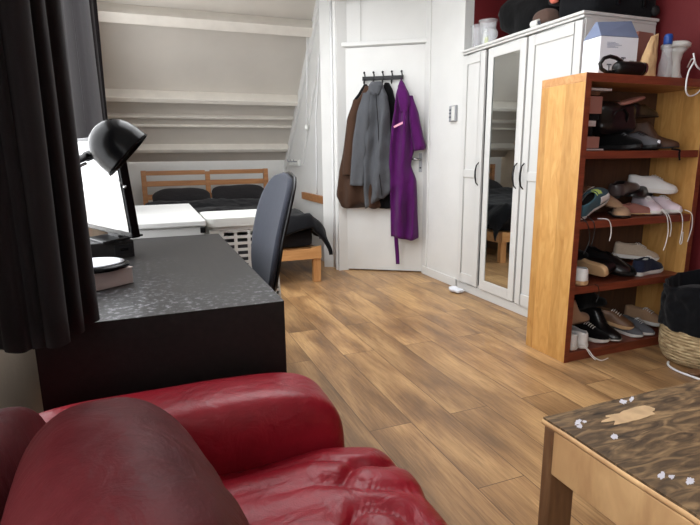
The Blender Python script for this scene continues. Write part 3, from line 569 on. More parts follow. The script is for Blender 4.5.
for k in range(5):
    a = 2*pi*k/5+0.35; e = Vector((-0.05+0.235*cos(a), 0.235*sin(a), 0.065))
    MB().tube([(-0.05, 0, 0.10), e], [0.024, 0.014], 8).build('leg', 'black_metal', oc, smooth=True)
    c_ = MB().lathe([(0.02, -0.02), (0.026, -0.014), (0.026, 0.014), (0.02, 0.02)], (e.x, e.y, 0.0265), 16, Matrix.Rotation(pi/2, 3, Vector((cos(a), sin(a), 0)))).build('caster', 'rubber', oc)
hr = thing('hook_rack', 'small white wall rack on the gable wall behind the office chair', 'rack', (XG-0.001, 6.05, 0.98))
MB().box((-0.03, -0.20, 0), (0, 0.20, 0.07)).build('back_plate', 'white_plastic', hr, bevel=0.006)
for y in (-0.14, 0.0, 0.14): MB().tube([(-0.03, y, 0.05), (-0.06, y, 0.05), (-0.07, y, 0.075)], 0.007, 8).build('hook', 'grey_plastic', hr, smooth=True)
tag(MB().box((XG-0.035, 4.92, 0.615), (XG-0.001, 5.74, 0.692)).build('wall_board', 'pine_dark', None, bevel=0.003), 'short pine board screwed to the white gable wall beside the bed', 'board')
tag(MB().box((XG-0.035, 6.20, 0.62), (XG-0.001, 6.40, 0.72)).build('wall_board', 'pine_dark', None, bevel=0.003), 'small pine block on the gable wall close to the headboard', 'board')
pc = thing('pull_cord', 'white pull cord with a bead hanging down the gable wall from the roof', 'cord', (XG-0.04, 5.45, 1.42))
MB().tube([(0, -0.13, 1.13), (0.005, -0.05, 0.55), (0, 0, 0.0)], 0.006, 8).build('cord', 'cable', pc, smooth=True)
MB().superell((0, 0, -0.03), (0.022, 0.022, 0.034), 1, 1, 16, 10).build('bead', 'white_plastic', pc, smooth=True)
tag(MB().tube([(XG-0.012, 5.23, 0.68), (XG-0.014, 5.22, 0.9), (XG-0.012, 5.20, 1.5), (XG-0.012, 5.05, 2.1), (XG-0.012, 4.86, 2.55)], 0.006, 8).build('wall_cable', 'cable', None, smooth=True), 'thin white cable stapled up the gable wall above the pine board', 'cable')
tag(MB().tube([(XG-0.012, 4.70, 0.02), (XG-0.014, 4.71, 0.8), (XG-0.012, 4.70, 1.8), (XG-0.012, 4.705, 2.5)], 0.010, 8).build('wall_pipe', 'cable', None, smooth=True), 'white painted pipe running up the gable wall next to the door frame', 'pipe')
sw = thing('thermostat', 'small white room thermostat on the white wall between door and wardrobe', 'thermostat', (XW-0.001, 3.66, 1.355))
MB().box((-0.022, 0, 0), (0, 0.095, 0.125)).build('case', 'grey_plastic', sw, bevel=0.004)
MB().box((-0.026, 0.008, 0.008), (-0.0225, 0.052, 0.117)).build('front_plate', 'white_plastic', sw, bevel=0.002)
for z in (0.03, 0.06, 0.085): MB().box((-0.028, 0.062, z), (-0.0225, 0.084, z+0.012)).build('button', 'ink', sw)

# ================================================================ COATS ON THE DOOR
def onDoor(name, label, cat, group=None): return thing(name, label, cat, DW, (0, 0, DA), group)
rk = onDoor('coat_rack', 'black metal coat rack with five hooks hanging on the white door', 'coat rack')
MB().box((0.222, -0.026, 1.752), (0.592, -0.012, 1.786)).build('rack_bar', 'black_metal', rk, bevel=0.002)
HK = [0.245, 0.328, 0.410, 0.492, 0.578]
for s_ in HK:
    m = MB().tube([(s_, -0.013, 1.79), (s_, -0.026, 1.805), (s_, -0.045, 1.812)], 0.006, 8); m.superell((s_, -0.048, 1.815), (0.010,)*3, 1, 1, 10, 8)
    m.tube([(s_, -0.027, 1.765), (s_, -0.035, 1.735), (s_, -0.055, 1.715), (s_, -0.072, 1.725), (s_, -0.075, 1.742)], 0.0055, 8)
    m.build('hook', 'black_metal', rk, smooth=True)
def garment(name, rows, mat, parent, amp=0.008, freq=55, ph=0.0, n=72, nr=46, hem=0.01, seed=0):
    z1 = rows[0][0]; z0 = rows[-1][0]; rings = []
    tab = [(z1-r[0],)+tuple(r[1:]) for r in rows]
    for i in range(nr+1):
        t = (z1-z0)*i/nr; sL, sR, b_, f_ = lerp(tab, t); mid = (sL+sR)/2; hw = (sR-sL)/2; ring = []
        for k in range(n):
            a = 2*pi*k/n; c_, s_ = cos(a), sin(a); s0 = mid+hw*c_
            if s_ >= 0:
                off = b_+(f_-b_)*(s_**0.55); w_ = s_**0.5
                off += w_*(amp*sin(freq*s0+ph+2.2*nz(s0*3, t*1.3, seed)+t*2.0)*min(1, t/0.25+0.15) + 0.5*amp*nz(s0*16, t*7, seed+4)*2)
            else: off = b_ - 0.004*abs(s_)
            z = z1-t + hem*(i/nr)**4*sin(s0*23+seed)
            ring.append((s0, -off, z))
        rings.append(ring)
    return MB().loft(rings).build(name, mat, parent, smooth=True)
bc = onDoor('jacket', 'black jacket with hood hanging on the door between the grey and purple garments', 'jacket')
garment('jacket_body', [(1.725, 0.425, 0.465, 0.015, 0.05), (1.66, 0.40, 0.50, 0.015, 0.08), (1.55, 0.37, 0.525, 0.015, 0.09), (1.14, 0.34, 0.545, 0.015, 0.09), (0.78, 0.33, 0.515, 0.015, 0.085), (0.62, 0.35, 0.525, 0.015, 0.08)], 'black_cloth', bc, 0.008, 60, seed=1)
bc2 = onDoor('jacket', 'black collared jacket hanging behind the brown coat, leftmost on the rack', 'jacket')
garment('jacket_body', [(1.72, 0.235, 0.262, 0.012, 0.04), (1.66, 0.195, 0.31, 0.012, 0.05), (1.58, 0.135, 0.33, 0.012, 0.05), (1.44, 0.085, 0.33, 0.012, 0.05), (1.0, 0.075, 0.33, 0.012, 0.05), (0.8, 0.08, 0.33, 0.012, 0.045)], 'black_cloth', bc2, 0.004, 60, seed=2)
brn = onDoor('coat', 'long brown wool coat hanging leftmost on the door', 'coat')
garment('coat_body', [(1.70, 0.255, 0.30, 0.055, 0.085), (1.64, 0.225, 0.35, 0.055, 0.11), (1.56, 0.165, 0.37, 0.055, 0.13), (1.40, 0.105, 0.37, 0.055, 0.135), (1.15, 0.050, 0.37, 0.055, 0.14), (0.95, 0.010, 0.38, 0.052, 0.14), (0.72, -0.020, 0.40, 0.050, 0.135), (0.64, 0.02, 0.41, 0.05, 0.12)], 'brown_coat', brn, 0.022, 40, 0.4, hem=0.03, seed=3)
garment('sleeve', [(1.58, 0.16, 0.24, 0.12, 0.15), (1.40, 0.10, 0.20, 0.125, 0.165), (1.15, 0.07, 0.185, 0.125, 0.17), (0.92, 0.055, 0.17, 0.12, 0.165)], 'brown_coat', brn, 0.005, 40, 1.0, n=36, hem=0.0, seed=4)
gr = onDoor('coat', 'long grey herringbone coat hanging in the middle of the door rack', 'coat')
garment('coat_body', [(1.715, 0.325, 0.40, 0.10, 0.13), (1.68, 0.30, 0.43, 0.10, 0.155), (1.60, 0.255, 0.465, 0.10, 0.175), (1.48, 0.230, 0.485, 0.10, 0.185), (1.14, 0.235, 0.500, 0.10, 0.185), (0.80, 0.250, 0.500, 0.10, 0.18), (0.665, 0.262, 0.43, 0.10, 0.165)], 'grey_coat', gr, 0.030, 42, 2.0, hem=0.05, seed=5)
garment('sleeve', [(1.63, 0.255, 0.33, 0.16, 0.19), (1.45, 0.20, 0.325, 0.155, 0.215), (1.20, 0.160, 0.295, 0.15, 0.215), (0.97, 0.140, 0.270, 0.15, 0.205), (0.83, 0.130, 0.255, 0.15, 0.20)], 'grey_coat', gr, 0.007, 45, 0.0, n=40, hem=0.004, seed=6)
garment('collar', [(1.725, 0.315, 0.41, 0.095, 0.15), (1.69, 0.295, 0.43, 0.095, 0.185), (1.64, 0.30, 0.42, 0.10, 0.19), (1.61, 0.325, 0.40, 0.12, 0.185)], 'grey_coat', gr, 0.004, 80, 0.0, n=40, nr=14, hem=0.0, seed=7)
m = MB().tube([(0.375, -0.195, 1.62), (0.40, -0.20, 1.3), (0.40, -0.198, 1.0), (0.43, -0.19, 0.74)], 0.004, 6); m.build('front_edge', 'charcoal', gr, smooth=True)
rb = onDoor('bathrobe', 'purple towelling bathrobe hanging from the rightmost hook on the door', 'bathrobe')
garment('robe_body', [(1.735, 0.565, 0.59, 0.05, 0.075), (1.70, 0.555, 0.61, 0.05, 0.10), (1.62, 0.535, 0.650, 0.05, 0.13), (1.50, 0.525, 0.69, 0.05, 0.15), (1.33, 0.495, 0.71, 0.05, 0.16), (1.14, 0.482, 0.700, 0.05, 0.165), (1.01, 0.472, 0.672, 0.05, 0.165), (0.865, 0.484, 0.725, 0.05, 0.165), (0.60, 0.492, 0.738, 0.05, 0.16), (0.345, 0.494, 0.752, 0.05, 0.15)], 'purple', rb, 0.036, 50, 1.2, hem=0.012, seed=8)
garment('sleeve', [(1.60, 0.63, 0.685, 0.09, 0.13), (1.44, 0.650, 0.738, 0.07, 0.16), (1.27, 0.672, 0.775, 0.06, 0.165), (1.16, 0.695, 0.805, 0.055, 0.16), (1.13, 0.70, 0.79, 0.06, 0.15)], 'purple', rb, 0.008, 50, 0.0, n=40, hem=0.008, seed=9)
garment('hood', [(1.69, 0.555, 0.615, 0.10, 0.13), (1.62, 0.55, 0.65, 0.11, 0.175), (1.54, 0.565, 0.665, 0.12, 0.185), (1.46, 0.59, 0.65, 0.13, 0.175)], 'purple', rb, 0.006, 70, 0.0, n=40, nr=18, hem=0.0, seed=10)
MB().bar((0.530, -0.168, 1.335), (0.615, -0.190, 1.372), 0.003, 0.018, (0, 0, 1)).build('embroidered_trim', 'lace_trim', rb)
def belt(u, v): s0 = 0.528+0.035*v+0.02*u; return (s0, -0.10-0.01*sin(u*6), 0.42-0.325*u)
MB().grid(belt, 20, 4).build('belt', 'purple', rb, smooth=True, solid=0.006)
MB().tube([(0.578, -0.075, 1.70), (0.574, -0.074, 1.74), (0.578, -0.070, 1.756), (0.583, -0.074, 1.74), (0.582, -0.075, 1.70)], 0.003, 6).build('hanging_loop', 'purple', rb, smooth=True)

# ================================================================ WARDROBE
wd = thing('wardrobe', 'tall white three-door wardrobe with a mirror in its middle door', 'wardrobe', (2.335, 2.39, 0))
H = 1.87; Wd = 1.185
MB().box((0.022, 0, 0.07), (0.56, 0.02, H-0.03)).build('side_panel', 'white_lacquer', wd, bevel=0.002)
MB().box((0.022, Wd-0.02, 0.07), (0.56, Wd, H-0.03)).build('side_panel', 'white_lacquer', wd, bevel=0.002)
MB().box((0.55, 0.02, 0.07), (0.558, Wd-0.02, H-0.03)).build('back_panel', 'white_lacquer', wd)
MB().box((0.022, 0.02, 0.07), (0.55, Wd-0.02, 0.09)).build('bottom_panel', 'white_lacquer', wd)
MB().box((0.012, 0.0, 0), (0.55, Wd, 0.068)).build('plinth', 'white_lacquer', wd, bevel=0.003)
m = MB(); m.box((-0.012, -0.012, H-0.018), (0.57, Wd+0.008, H)).box((-0.002, -0.004, H-0.035), (0.56, Wd+0.0, H-0.018)); m.build('top_board', 'white_lacquer', wd, bevel=0.005)
MB().box((0.030, 0.30*0+0.44, 0.09), (0.05, 0.46, H-0.04)).build('divider', 'black_metal', wd)
MB().box((0.030, 0.855, 0.09), (0.05, 0.885, H-0.04)).build('divider', 'black_metal', wd)
def panel_door(y0, y1, name, mirror=False, split=None, hy=None):
    z0, z1 = 0.075, H-0.045; st = 0.058; d = MB()
    d.box((0, y0, z0), (0.02, y0+st, z1)).box((0, y1-st, z0), (0.02, y1, z1)).box((0, y0+st, z0), (0.02, y1-st, z0+st*1.3)).box((0, y0+st, z1-st*1.15), (0.02, y1-st, z1))
    if split: d.box((0, y0+st, split-0.03), (0.02, y1-st, split+0.03))
    if not mirror: d.box((0.008, y0+st, z0+st), (0.016, y1-st, z1-st))
    root = d.build(name, 'white_lacquer', wd, bevel=0.003)
    if mirror: MB().box((0.006, y0+st-0.004, z0+st*1.3-0.004), (0.010, y1-st+0.004, z1-st*1.15+0.004)).build('mirror', 'mirror', root)
    MB().tube([(0.0, hy, 0.865), (-0.020, hy, 0.885), (-0.030, hy, 0.93), (-0.030, hy, 0.97), (-0.020, hy, 1.015), (0.0, hy, 1.035)], [0.004, 0.005, 0.0065, 0.0065, 0.005, 0.004], 8).build('handle', 'black_metal', root, smooth=True)
panel_door(0.003, 0.443, 'door', split=0.95, hy=0.418)
panel_door(0.462, 0.862, 'door', mirror=True, hy=0.490)
panel_door(0.898, 1.178, 'door', split=0.95, hy=0.925)
# ---- on top of the wardrobe
WT = H
def bag(name, label, cat, loc, r, mat, rz=0, e1=0.5, e2=0.45, amp=0.1, fq=6, seed=0):
    t = thing(name, label, cat, loc, (0, 0, rz))
    MB().superell((0, 0, r[2]), r, e1, e2, 48, 24, disp=lambda p: p*(1+amp*nz(p.x*fq, p.y*fq, p.z*fq+seed)+0.3*amp*nz(p.x*fq*3, p.y*fq*3, p.z*fq*3+seed))).build('bag_body', mat, t, smooth=True); return t
b1 = bag('duffel_bag', 'large slumped black duffel bag on the wardrobe, behind the clear plastic tubs', 'bag', (2.66, 3.06, WT+0.022), (0.20, 0.32, 0.15), 'black_cloth', 0, 0.7, 0.6, 0.22, 8, 1)
MB().tube([(-0.12, -0.12, 0.22), (-0.17, -0.08, 0.30), (-0.17, 0.06, 0.31), (-0.12, 0.12, 0.22)], 0.010, 8).build('strap', 'black_cloth', b1, smooth=True)
MB().box((-0.176, -0.02, 0.20), (-0.158, 0.0, 0.212)).build('zip_pull', 'steel', b1)
b2 = bag('backpack', 'black backpack lying on the wardrobe against the red wall, stacked on the duffel bag', 'bag', (2.74, 3.25, WT+0.345), (0.20, 0.25, 0.13), 'black_canvas', 0.2, 0.6, 0.5, 0.12, 7, 4)
b3 = bag('travel_bag', 'big black travel bag on the wardrobe corner above the bookcase', 'bag', (2.68, 2.565, WT+0.004), (0.245, 0.165, 0.13), 'black_canvas', 0.0, 0.35, 0.3, 0.05, 6, 9)
m = MB()
for k in range(2): m.tube([(-0.10+k*0.2, -0.175, 0.05), (-0.10+k*0.2, -0.178, 0.20)], 0.010, 8)
m.build('strap', 'black_metal', b3, smooth=True)
MB().superell((0.20, -0.172, 0.04), (0.03, 0.018, 0.03), 1, 1, 14, 10).build('wheel', 'rubber', b3, smooth=True)
bp = bag('pouch', 'dark brown soft pouch on the wardrobe between the two black bags', 'pouch', (2.43, 2.80, WT+0.002), (0.07, 0.085, 0.055), 'brown_pouch', 0, 0.8, 0.8, 0.12, 14, 3)
so = MB().superell((0, 0, 0), (0.025, 0.03, 0.028), 0.9, 0.9, 20, 12, disp=lambda p: p*(1+0.2*nz(p.x*40, p.y*40, p.z*40))).build('cloth', 'orange', None, smooth=True); so.location = (2.42, 2.725, WT+0.155); tag(so, 'scrap of salmon cloth peeking out over the brown pouch on the wardrobe', 'cloth')
bs = bag('bag', 'black folded jacket wedged on the brown pouch beside the travel bag', 'jacket', (2.52, 2.735, WT+0.125), (0.10, 0.11, 0.07), 'black_cloth', 0, 0.7, 0.7, 0.15, 12, 7)
rl_ = thing('paper_roll', 'small white roll lying at the front edge of the wardrobe top', 'roll', (2.355, 2.80, WT+0.023))
MB().lathe([(0.022, -0.03), (0.022, 0.03)], (0, 0, 0), 20, Matrix.Rotation(pi/2, 3, 'X')).build('roll_body', 'white_plastic', rl_, smooth=False)
MB().lathe([(0.012, -0.032), (0.012, 0.032)], (0, 0, 0), 16, Matrix.Rotation(pi/2, 3, 'X')).build('core', 'ink', rl_)
tag(MB().box((2.35, 2.675, WT+0.001), (2.40, 2.72, WT+0.012)).build('plug_adapter', 'clear', None, bevel=0.003), 'flat clear plastic case at the wardrobe edge beside the white roll', 'case')
tag(MB().tube([(2.345, 2.72, WT+0.004), (2.35, 2.75, WT+0.004), (2.37, 2.762, WT+0.004)], 0.003, 6).build('cable', 'cable', None, smooth=True), 'bit of white cable beside the roll on the wardrobe edge', 'cable')
def tub(loc, r, h, label, tilt=0):
    t = thing('plastic_tub', label, 'tub', loc, (tilt, 0, 0.2))
    MB().lathe([(0.0, 0.002), (r*0.72, 0.002), (r, h), (r*1.12, h), (r*1.12, h+0.004), (r*0.97, h+0.003), (r*0.69, 0.005), (0, 0.005)], n=28, cap=False).build('tub_wall', 'clear', t, smooth=False); return t
tub((2.395, 3.475, WT+0.002), 0.050, 0.155, 'clear plastic tub nearest the white wall on the wardrobe top')
tub((2.40, 3.36, WT+0.002), 0.062, 0.165, 'clear plastic tub holding small bottles on the wardrobe top')
for (x, y, r, h, mt_, lb) in ((2.40, 3.385, 0.019, 0.11, 'white_plastic', 'small white bottle standing in the clear tub'), (2.385, 3.345, 0.017, 0.055, 'yellow', 'yellow-labelled jar standing in the clear tub')):
    t = thing('bottle' if h > 0.1 else 'jar', lb, 'bottle' if h > 0.1 else 'jar', (x, y, WT+0.009)); MB().lathe([(0, 0), (r, 0), (r, h*0.8), (r*0.6, h*0.84), (0, h*0.84)], n=18, cap=False).build('body', mt_, t, smooth=True)
    MB().lathe([(r*0.65, h*0.845), (r*0.65, h)], n=14).build('cap', 'white_plastic', t)
mg = thing('glass_mug', 'small glass mug with handle beside the clear tubs on the wardrobe', 'mug', (2.375, 3.27, WT+0.002))
MB().lathe([(0, 0), (0.028, 0), (0.032, 0.085), (0.029, 0.085), (0.026, 0.004), (0, 0.004)], n=22, cap=False).build('mug_body', 'clear', mg, smooth=False)
MB().tube([(0, -0.031, 0.07), (0, -0.055, 0.065), (0, -0.055, 0.03), (0, -0.030, 0.02)], 0.004, 8).build('mug_handle', 'clear', mg, smooth=True)
li = MB().superell((0, 0, 0), (0.045, 0.065, 0.018), 0.7, 0.7, 26, 12, disp=lambda p: p*(1+0.35*nz(p.x*30, p.y*30, p.z*30))).build('crumpled_tissue', 'white_paper', None, smooth=True); li.location = (2.27, 3.47, 0.020); tag(li, 'crumpled white tissue on the floor at the foot of the wardrobe', 'tissue')

# ================================================================ BOOKCASE
BX, BY = 1.995, 1.996; BW, BD, BH = 0.88, 0.30, 1.475
bkc = thing('bookcase', 'tall birch bookcase crammed with shoes, standing side-on to the wardrobe', 'bookcase', (BX, BY, 0))
MB().box((0, 0, 0), (0.036, BD, BH-0.040)).build('side_panel', 'birch', bkc, bevel=0.0015)
MB().box((BW-0.036, 0, 0), (BW, BD, BH-0.040)).build('side_panel', 'birch', bkc, bevel=0.0015)
MB().box((0.0, -0.001, 0), (0.036, 0.0, BH-0.040)).build('red_bounce_strip', 'shelf', bkc)  # thin strip carrying the bounced red light on the birch front edge
MB().box((BW-0.036, -0.001, 0), (BW, 0.0, BH-0.040)).build('red_bounce_strip', 'shelf', bkc)
MB().box((0, 0, BH-0.0398), (BW, BD, BH)).build('top_board', 'pine', bkc, bevel=0.0015)
MB().box((0.0, -0.001, BH-0.0398), (BW, 0, BH)).build('red_bounce_strip', 'shelf', bkc)
SH = [0.050, 0.411, 0.755, 1.107]
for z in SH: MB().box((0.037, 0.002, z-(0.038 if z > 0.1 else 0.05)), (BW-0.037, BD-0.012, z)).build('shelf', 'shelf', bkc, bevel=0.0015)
MB().box((0.037, BD-0.010, 0.05), (BW-0.037, BD-0.004, BH-0.041)).build('back_panel', 'shelf_in', bkc)

# ================================================================ SHOES
def shoe(label, upper, sole, loc, yaw, pitch=0, roll=0, L=0.27, kind='sneaker', laces='lace_white', grp=None, accent=None, flip=1, cat='shoe', wide=1.0):
    t = thing({'sneaker': 'sneaker', 'dress': 'leather_shoe', 'boot': 'ankle_boot', 'sandal': 'slipper', 'canvas': 'canvas_shoe'}[kind], label, cat, loc, (radians(roll), radians(pitch), radians(yaw)), grp)
    k = L/0.27; sh = 0.024*k if kind in ('sneaker', 'canvas') else 0.014*k
    us = [0, .03, .1, .2, .3, .4, .46, .52, .6, .7, .8, .88, .95, .985, 1]
    W = [(0, .010), (.03, .024), (.1, .033), (.25, .034), (.4, .036), (.55, .043), (.7, .048), (.82, .046), (.9, .039), (.96, .027), (1, .008)]
    top = 0.078 if kind != 'boot' else 0.15
    Ht = [(0, top*.95), (.1, top), (.25, top*.90), (.42, top*.96), (.5, .080 if kind != 'boot' else .11), (.6, .068), (.7, .055), (.82, .044), (.92, .036), (.98, .026), (1, .016)]
    Gp = [(0, .004), (.04, .016), (.12, .023), (.3, .024), (.42, .020), (.50, .0), (1, 0)]
    if kind == 'dress': Ht = [(0, .062), (.1, .064), (.25, .052), (.42, .066), (.55, .058), (.7, .046), (.85, .036), (.95, .028), (1, .014)]
    if kind == 'sandal': Ht = [(0, .006), (.3, .008), (.44, .012), (.5, .055), (.7, .052), (.85, .040), (.95, .028), (1, .014)]
    def sec(u):
        w_ = lerp(W, u)[0]*wide; h = lerp(Ht, u)[0]; g = lerp(Gp, u)[0]; y0 = 0.006*sin(u*pi)*flip; pts = []
        n = 9
        for sgn in (-1, 1):
            seg = []
            for j in range(n+1):
                a = (pi/2)*j/n
                yy = g+(w_-g)*cos(a)**(0.8) if w_ > g else w_*cos(a)
                zz = sh*0.8+(h)*(sin(a)**0.85)
                seg.append(((-0.5+u)*L, (sgn*yy+y0)*k, zz*1.0*k if k < 1 else zz*k))
            pts.append(seg)
        return pts
    secs = [sec(u) for u in us]; m = MB()
    for side in (0, 1):
        vs = [p for s_ in secs for p in s_[side]]; n = len(secs[0][0])
        m.add(vs, [(i*n+j, i*n+j+1, (i+1)*n+j+1, (i+1)*n+j) for i in range(len(us)-1) for j in range(n-1)])
    for i in (0, -1):
        l, r = secs[i]; o_ = len(m.v); m.v += l + r; n = len(l)
        m.f += [(o_+j, o_+j+1, o_+n+j+1, o_+n+j) for j in range(n-1)]
    m.build('upper', upper, t, smooth=True, solid=0.0035)
    # outsole
    def ring(z, e):
        rr = []
        for sgn in (-1, 1):
            for u in (us if sgn < 0 else us[::-1]):
                w_ = (lerp(W, u)[0]*wide+e)*k; rr.append(((-0.5+u)*(L+2*e), sgn*w_+0.006*sin(u*pi)*flip*k, z+ (0.004*k*max(0, u-0.8)*10 if z < sh*0.5 else 0.002*k*max(0, u-0.8)*10)))
        return rr
    if kind == 'dress' or kind == 'boot':
        MB().loft([ring(sh*0.45, 0.0), ring(sh*0.5, 0.002), ring(sh, 0.003)]).build('sole', sole, t)
        MB().box((-L/2+0.004, -0.028*k, 0), (-L/2+0.065*k, 0.028*k, sh*0.55)).build('heel', sole, t, bevel=0.003)
    else: MB().loft([ring(0.0, -0.002), ring(sh*0.3, 0.003), ring(sh*1.05, 0.004)]).build('sole', sole, t)
    MB().loft([[(x*0.9-0.01, y*0.82, sh+0.003) for x, y, z in ring(0, 0)], [(x*0.9-0.01, y*0.82, sh+0.005) for x, y, z in ring(0, 0)]]).build('insole', 'insole', t)
    if accent:
        mm = MB()
        def ac(u, v, s_): uu = 0.52+0.3*u; w_ = (lerp(W, uu)[0]*wide+0.0045)*k; return ((-0.5+uu)*L, s_*w_*cos(v*0.9)+0.006*sin(uu*pi)*flip*k, sh+0.010+lerp(Ht, uu)[0]*0.9*sin(v*0.9)*k+0.002)
        for s_ in (-1, 1): mm.grid(lambda u, v: ac(u, v*0.7+0.05+0.1*u, s_), 8, 4)
        mm.build('side_flash', accent, t, smooth=True, solid=0.002)
    if laces and kind != 'sandal' and kind != 'dress':
        mm = MB()
        for q in range(5):
            u = 0.46+0.05*q; h = (sh*0.8+lerp(Ht, u)[0]*k)+0.003; x = (-0.5+u)*L
            mm.tube([(x, -0.020*k, h-0.006), (x+0.003, -0.008*k, h+0.002), (x+0.003, 0.010*k, h+0.002), (x, 0.024*k, h-0.006)], 0.0022, 6)
        mm.build('laces', laces, t, smooth=True)
    return t
G2, G3, G0, G1 = 'shoes on the second shelf down', 'shoes on the third shelf down', 'shoes on the bottom shelf', 'things on the top shelf'
zs = 0.756
# second shelf (z .755)
shoe('teal running shoe with white and lime forefoot, leftmost on the second shelf, tipped over', 'shoe_teal', 'sole_white', (2.185, 2.09, zs+0.062), 14, -24, 26, 0.27, laces='lime', grp=G2, accent='shoe_white', wide=1.1)
shoe('brown leather shoe at the back, behind the teal running shoe', 'shoe_brown', 'sole_brown', (2.185, 2.235, zs+0.125), 5, 0, 0, 0.25, 'dress', grp=G2)
shoe('tan suede shoe leaning between the teal running shoe and the dark satin shoe', 'shoe_tan', 'sole_brown', (2.345, 2.165, zs+0.065), -82, 14, 0, 0.24, 'dress', grp=G2)
shoe('dark glossy shoe perched high on the pile in the middle of the shelf', 'shoe_darkgrey', 'sole_black', (2.50, 2.16, zs+0.115), 20, -8, 0, 0.27, 'dress', grp=G2, wide=1.2)
shoe('black and tan striped slipper lying in front under the dark glossy shoe', 'shoe_tan', 'sole_black', (2.385, 2.085, zs+0.002), -125, 0, 0, 0.24, 'sandal', grp=G2)
shoe('dusty pink flat shoe in the middle front of the shelf', 'red_brown', 'sole_tan', (2.515, 2.09, zs+0.003), -15, 0, 0, 0.23, 'dress', grp=G2)
shoe('black leather shoe on top of the pile left of the white sneaker', 'shoe_black', 'sole_black', (2.645, 2.18, zs+0.088), -160, 0, 0, 0.26, 'dress', grp=G2)
shoe('white leather sneaker on top of the pile at the right end of the shelf', 'shoe_white', 'sole_white', (2.705, 2.155, zs+0.115), -35, 5, 0, 0.26, grp=G2, wide=1.15)
shoe('pinkish white mesh sneaker, left one of the pair with toes facing out', 'shoe_pink', 'sole_white', (2.64, 2.125, zs+0.002), -112, 0, 0, 0.25, grp=G2)
shoe('pinkish white mesh sneaker, right one of the pair beside the shelf end', 'shoe_pink', 'sole_white', (2.765, 2.125, zs+0.002), -95, 0, 0, 0.25, grp=G2, flip=-1)
# third shelf (z .411)
zs = 0.412
shoe('sneaker with white and dark green heel and gum sole, leftmost on the third shelf', 'shoe_white', 'sole_tan', (2.105, 2.13, zs+0.002), 90, 0, 0, 0.26, grp=G3, accent='shoe_green')
shoe('black shoe turned on its side showing a round gum sole', 'shoe_black', 'sole_tan', (2.235, 2.14, zs+0.055), 95, 0, 72, 0.26, grp=G3)
shoe('black suede ankle boot at the back left of the third shelf', 'black_cloth', 'sole_black', (2.18, 2.19, zs+0.095), 5, 0, 0, 0.25, 'boot', laces='black_cable', grp=G3)
shoe('polished black leather shoe with its shining toe to the front', 'shoe_black', 'sole_black', (2.37, 2.12, zs+0.060), -80, 12, 0, 0.27, 'dress', grp=G3, wide=1.2)
shoe('dull black shoe lying between the polished shoe and the beige sneaker', 'black_cloth', 'sole_black', (2.48, 2.16, zs+0.003), -85, 0, 0, 0.26, laces='black_cable', grp=G3)
shoe('beige canvas sneaker resting on the navy shoe', 'shoe_beige', 'sole_white', (2.64, 2.16, zs+0.072), -28, 6, 0, 0.25, grp=G3)
shoe('navy canvas shoe with a thick white sole at the shelf edge', 'shoe_navy', 'sole_white', (2.65, 2.08, zs+0.002), 12, 0, 0, 0.26, 'canvas', grp=G3)
shoe('maroon shoe at the back right of the third shelf', 'shelf', 'sole_black', (2.74, 2.215, zs+0.003), 170, 0, 0, 0.20, 'dress', grp=G3)
# bottom shelf (z .05)
zs = 0.051
shoe('white-heeled sneaker at the left end of the bottom shelf, against the side panel', 'shoe_white', 'sole_white', (2.083, 2.14, zs+0.002), 90, 0, 0, 0.26, laces='black_cable', grp=G0, wide=0.82)
shoe('white-heeled sneaker second from the left end, its laces trailing over the shelf edge', 'shoe_white', 'sole_white', (2.165, 2.135, zs+0.002), 82, 0, 0, 0.26, laces='black_cable', grp=G0, wide=0.95)
shoe('beige suede shoe lying across the two white-heeled sneakers', 'shoe_tan', 'sole_brown', (2.165, 2.12, zs+0.112), 12, 0, 0, 0.25, 'boot', laces='black_cable', grp=G0)
shoe('black canvas sneaker with grey toe between white sneakers and black boot', 'black_cloth', 'sole_white', (2.285, 2.135, zs+0.002), -70, 0, 0, 0.25, 'canvas', grp=G0)
shoe('tall black leather boot, left one of the pair on the bottom shelf', 'shoe_black', 'sole_white', (2.39, 2.14, zs+0.002), -85, 0, 0, 0.27, 'boot', laces='black_cable', grp=G0)
shoe('black boot behind, leaning against the back of the bottom shelf', 'black_cloth', 'sole_black', (2.38, 2.215, zs+0.155), 5, 0, 0, 0.25, 'boot', laces='black_cable', grp=G0)
shoe('brown shoe with pale sole in the middle of the bottom shelf', 'shoe_brown', 'sole_tan', (2.50, 2.165, zs+0.050), -60, 8, 0, 0.24, grp=G0)
shoe('small grey and white sneaker facing out, left of its pair', 'shoe_grey', 'sole_white', (2.555, 2.11, zs+0.002), -80, 0, 0, 0.21, grp=G0)
shoe('small grey and white sneaker facing out, right of its pair', 'shoe_grey', 'sole_white', (2.655, 2.11, zs+0.002), -88, 0, 0, 0.21, grp=G0, flip=-1)
shoe('beige suede shoe with white sole at the right end beside the basket', 'shoe_tan', 'sole_white', (2.765, 2.15, zs+0.03), -75, 0, 0, 0.24, grp=G0)
# top shelf (z 1.107)
zs = 1.108
gsh = shoe('grey suede shoe with pale round badge, toe over the edge of the top shelf', 'shoe_grey', 'sole_black', (2.52, 2.12, zs+0.002), -92, 0, 0, 0.26, grp=G1, laces='black_cable', wide=1.15)
MB().superell((0.128, 0.004, 0.040), (0.004, 0.011, 0.011), 1, 1, 14, 8).build('badge', 'white_paper', gsh, smooth=True)
shoe('brown leather shoe slumped at the right end of the top shelf', 'shelf_in', 'sole_black', (2.66, 2.15, zs+0.003), -60, 0, 0, 0.27, 'boot', laces=None, grp=G1)
shoe('black leather shoe on top of the heap at the back right of the top shelf', 'shoe_black', 'sole_black', (2.62, 2.19, zs+0.175), 15, 0, 0, 0.27, 'dress', grp=G1)
shoe('black sneaker with silver eyelets on the top shelf, beside the grey suede shoe', 'black_cloth', 'sole_black', (2.385, 2.13, zs+0.003), -80, 0, 0, 0.26, grp=G1, laces='shoe_grey')
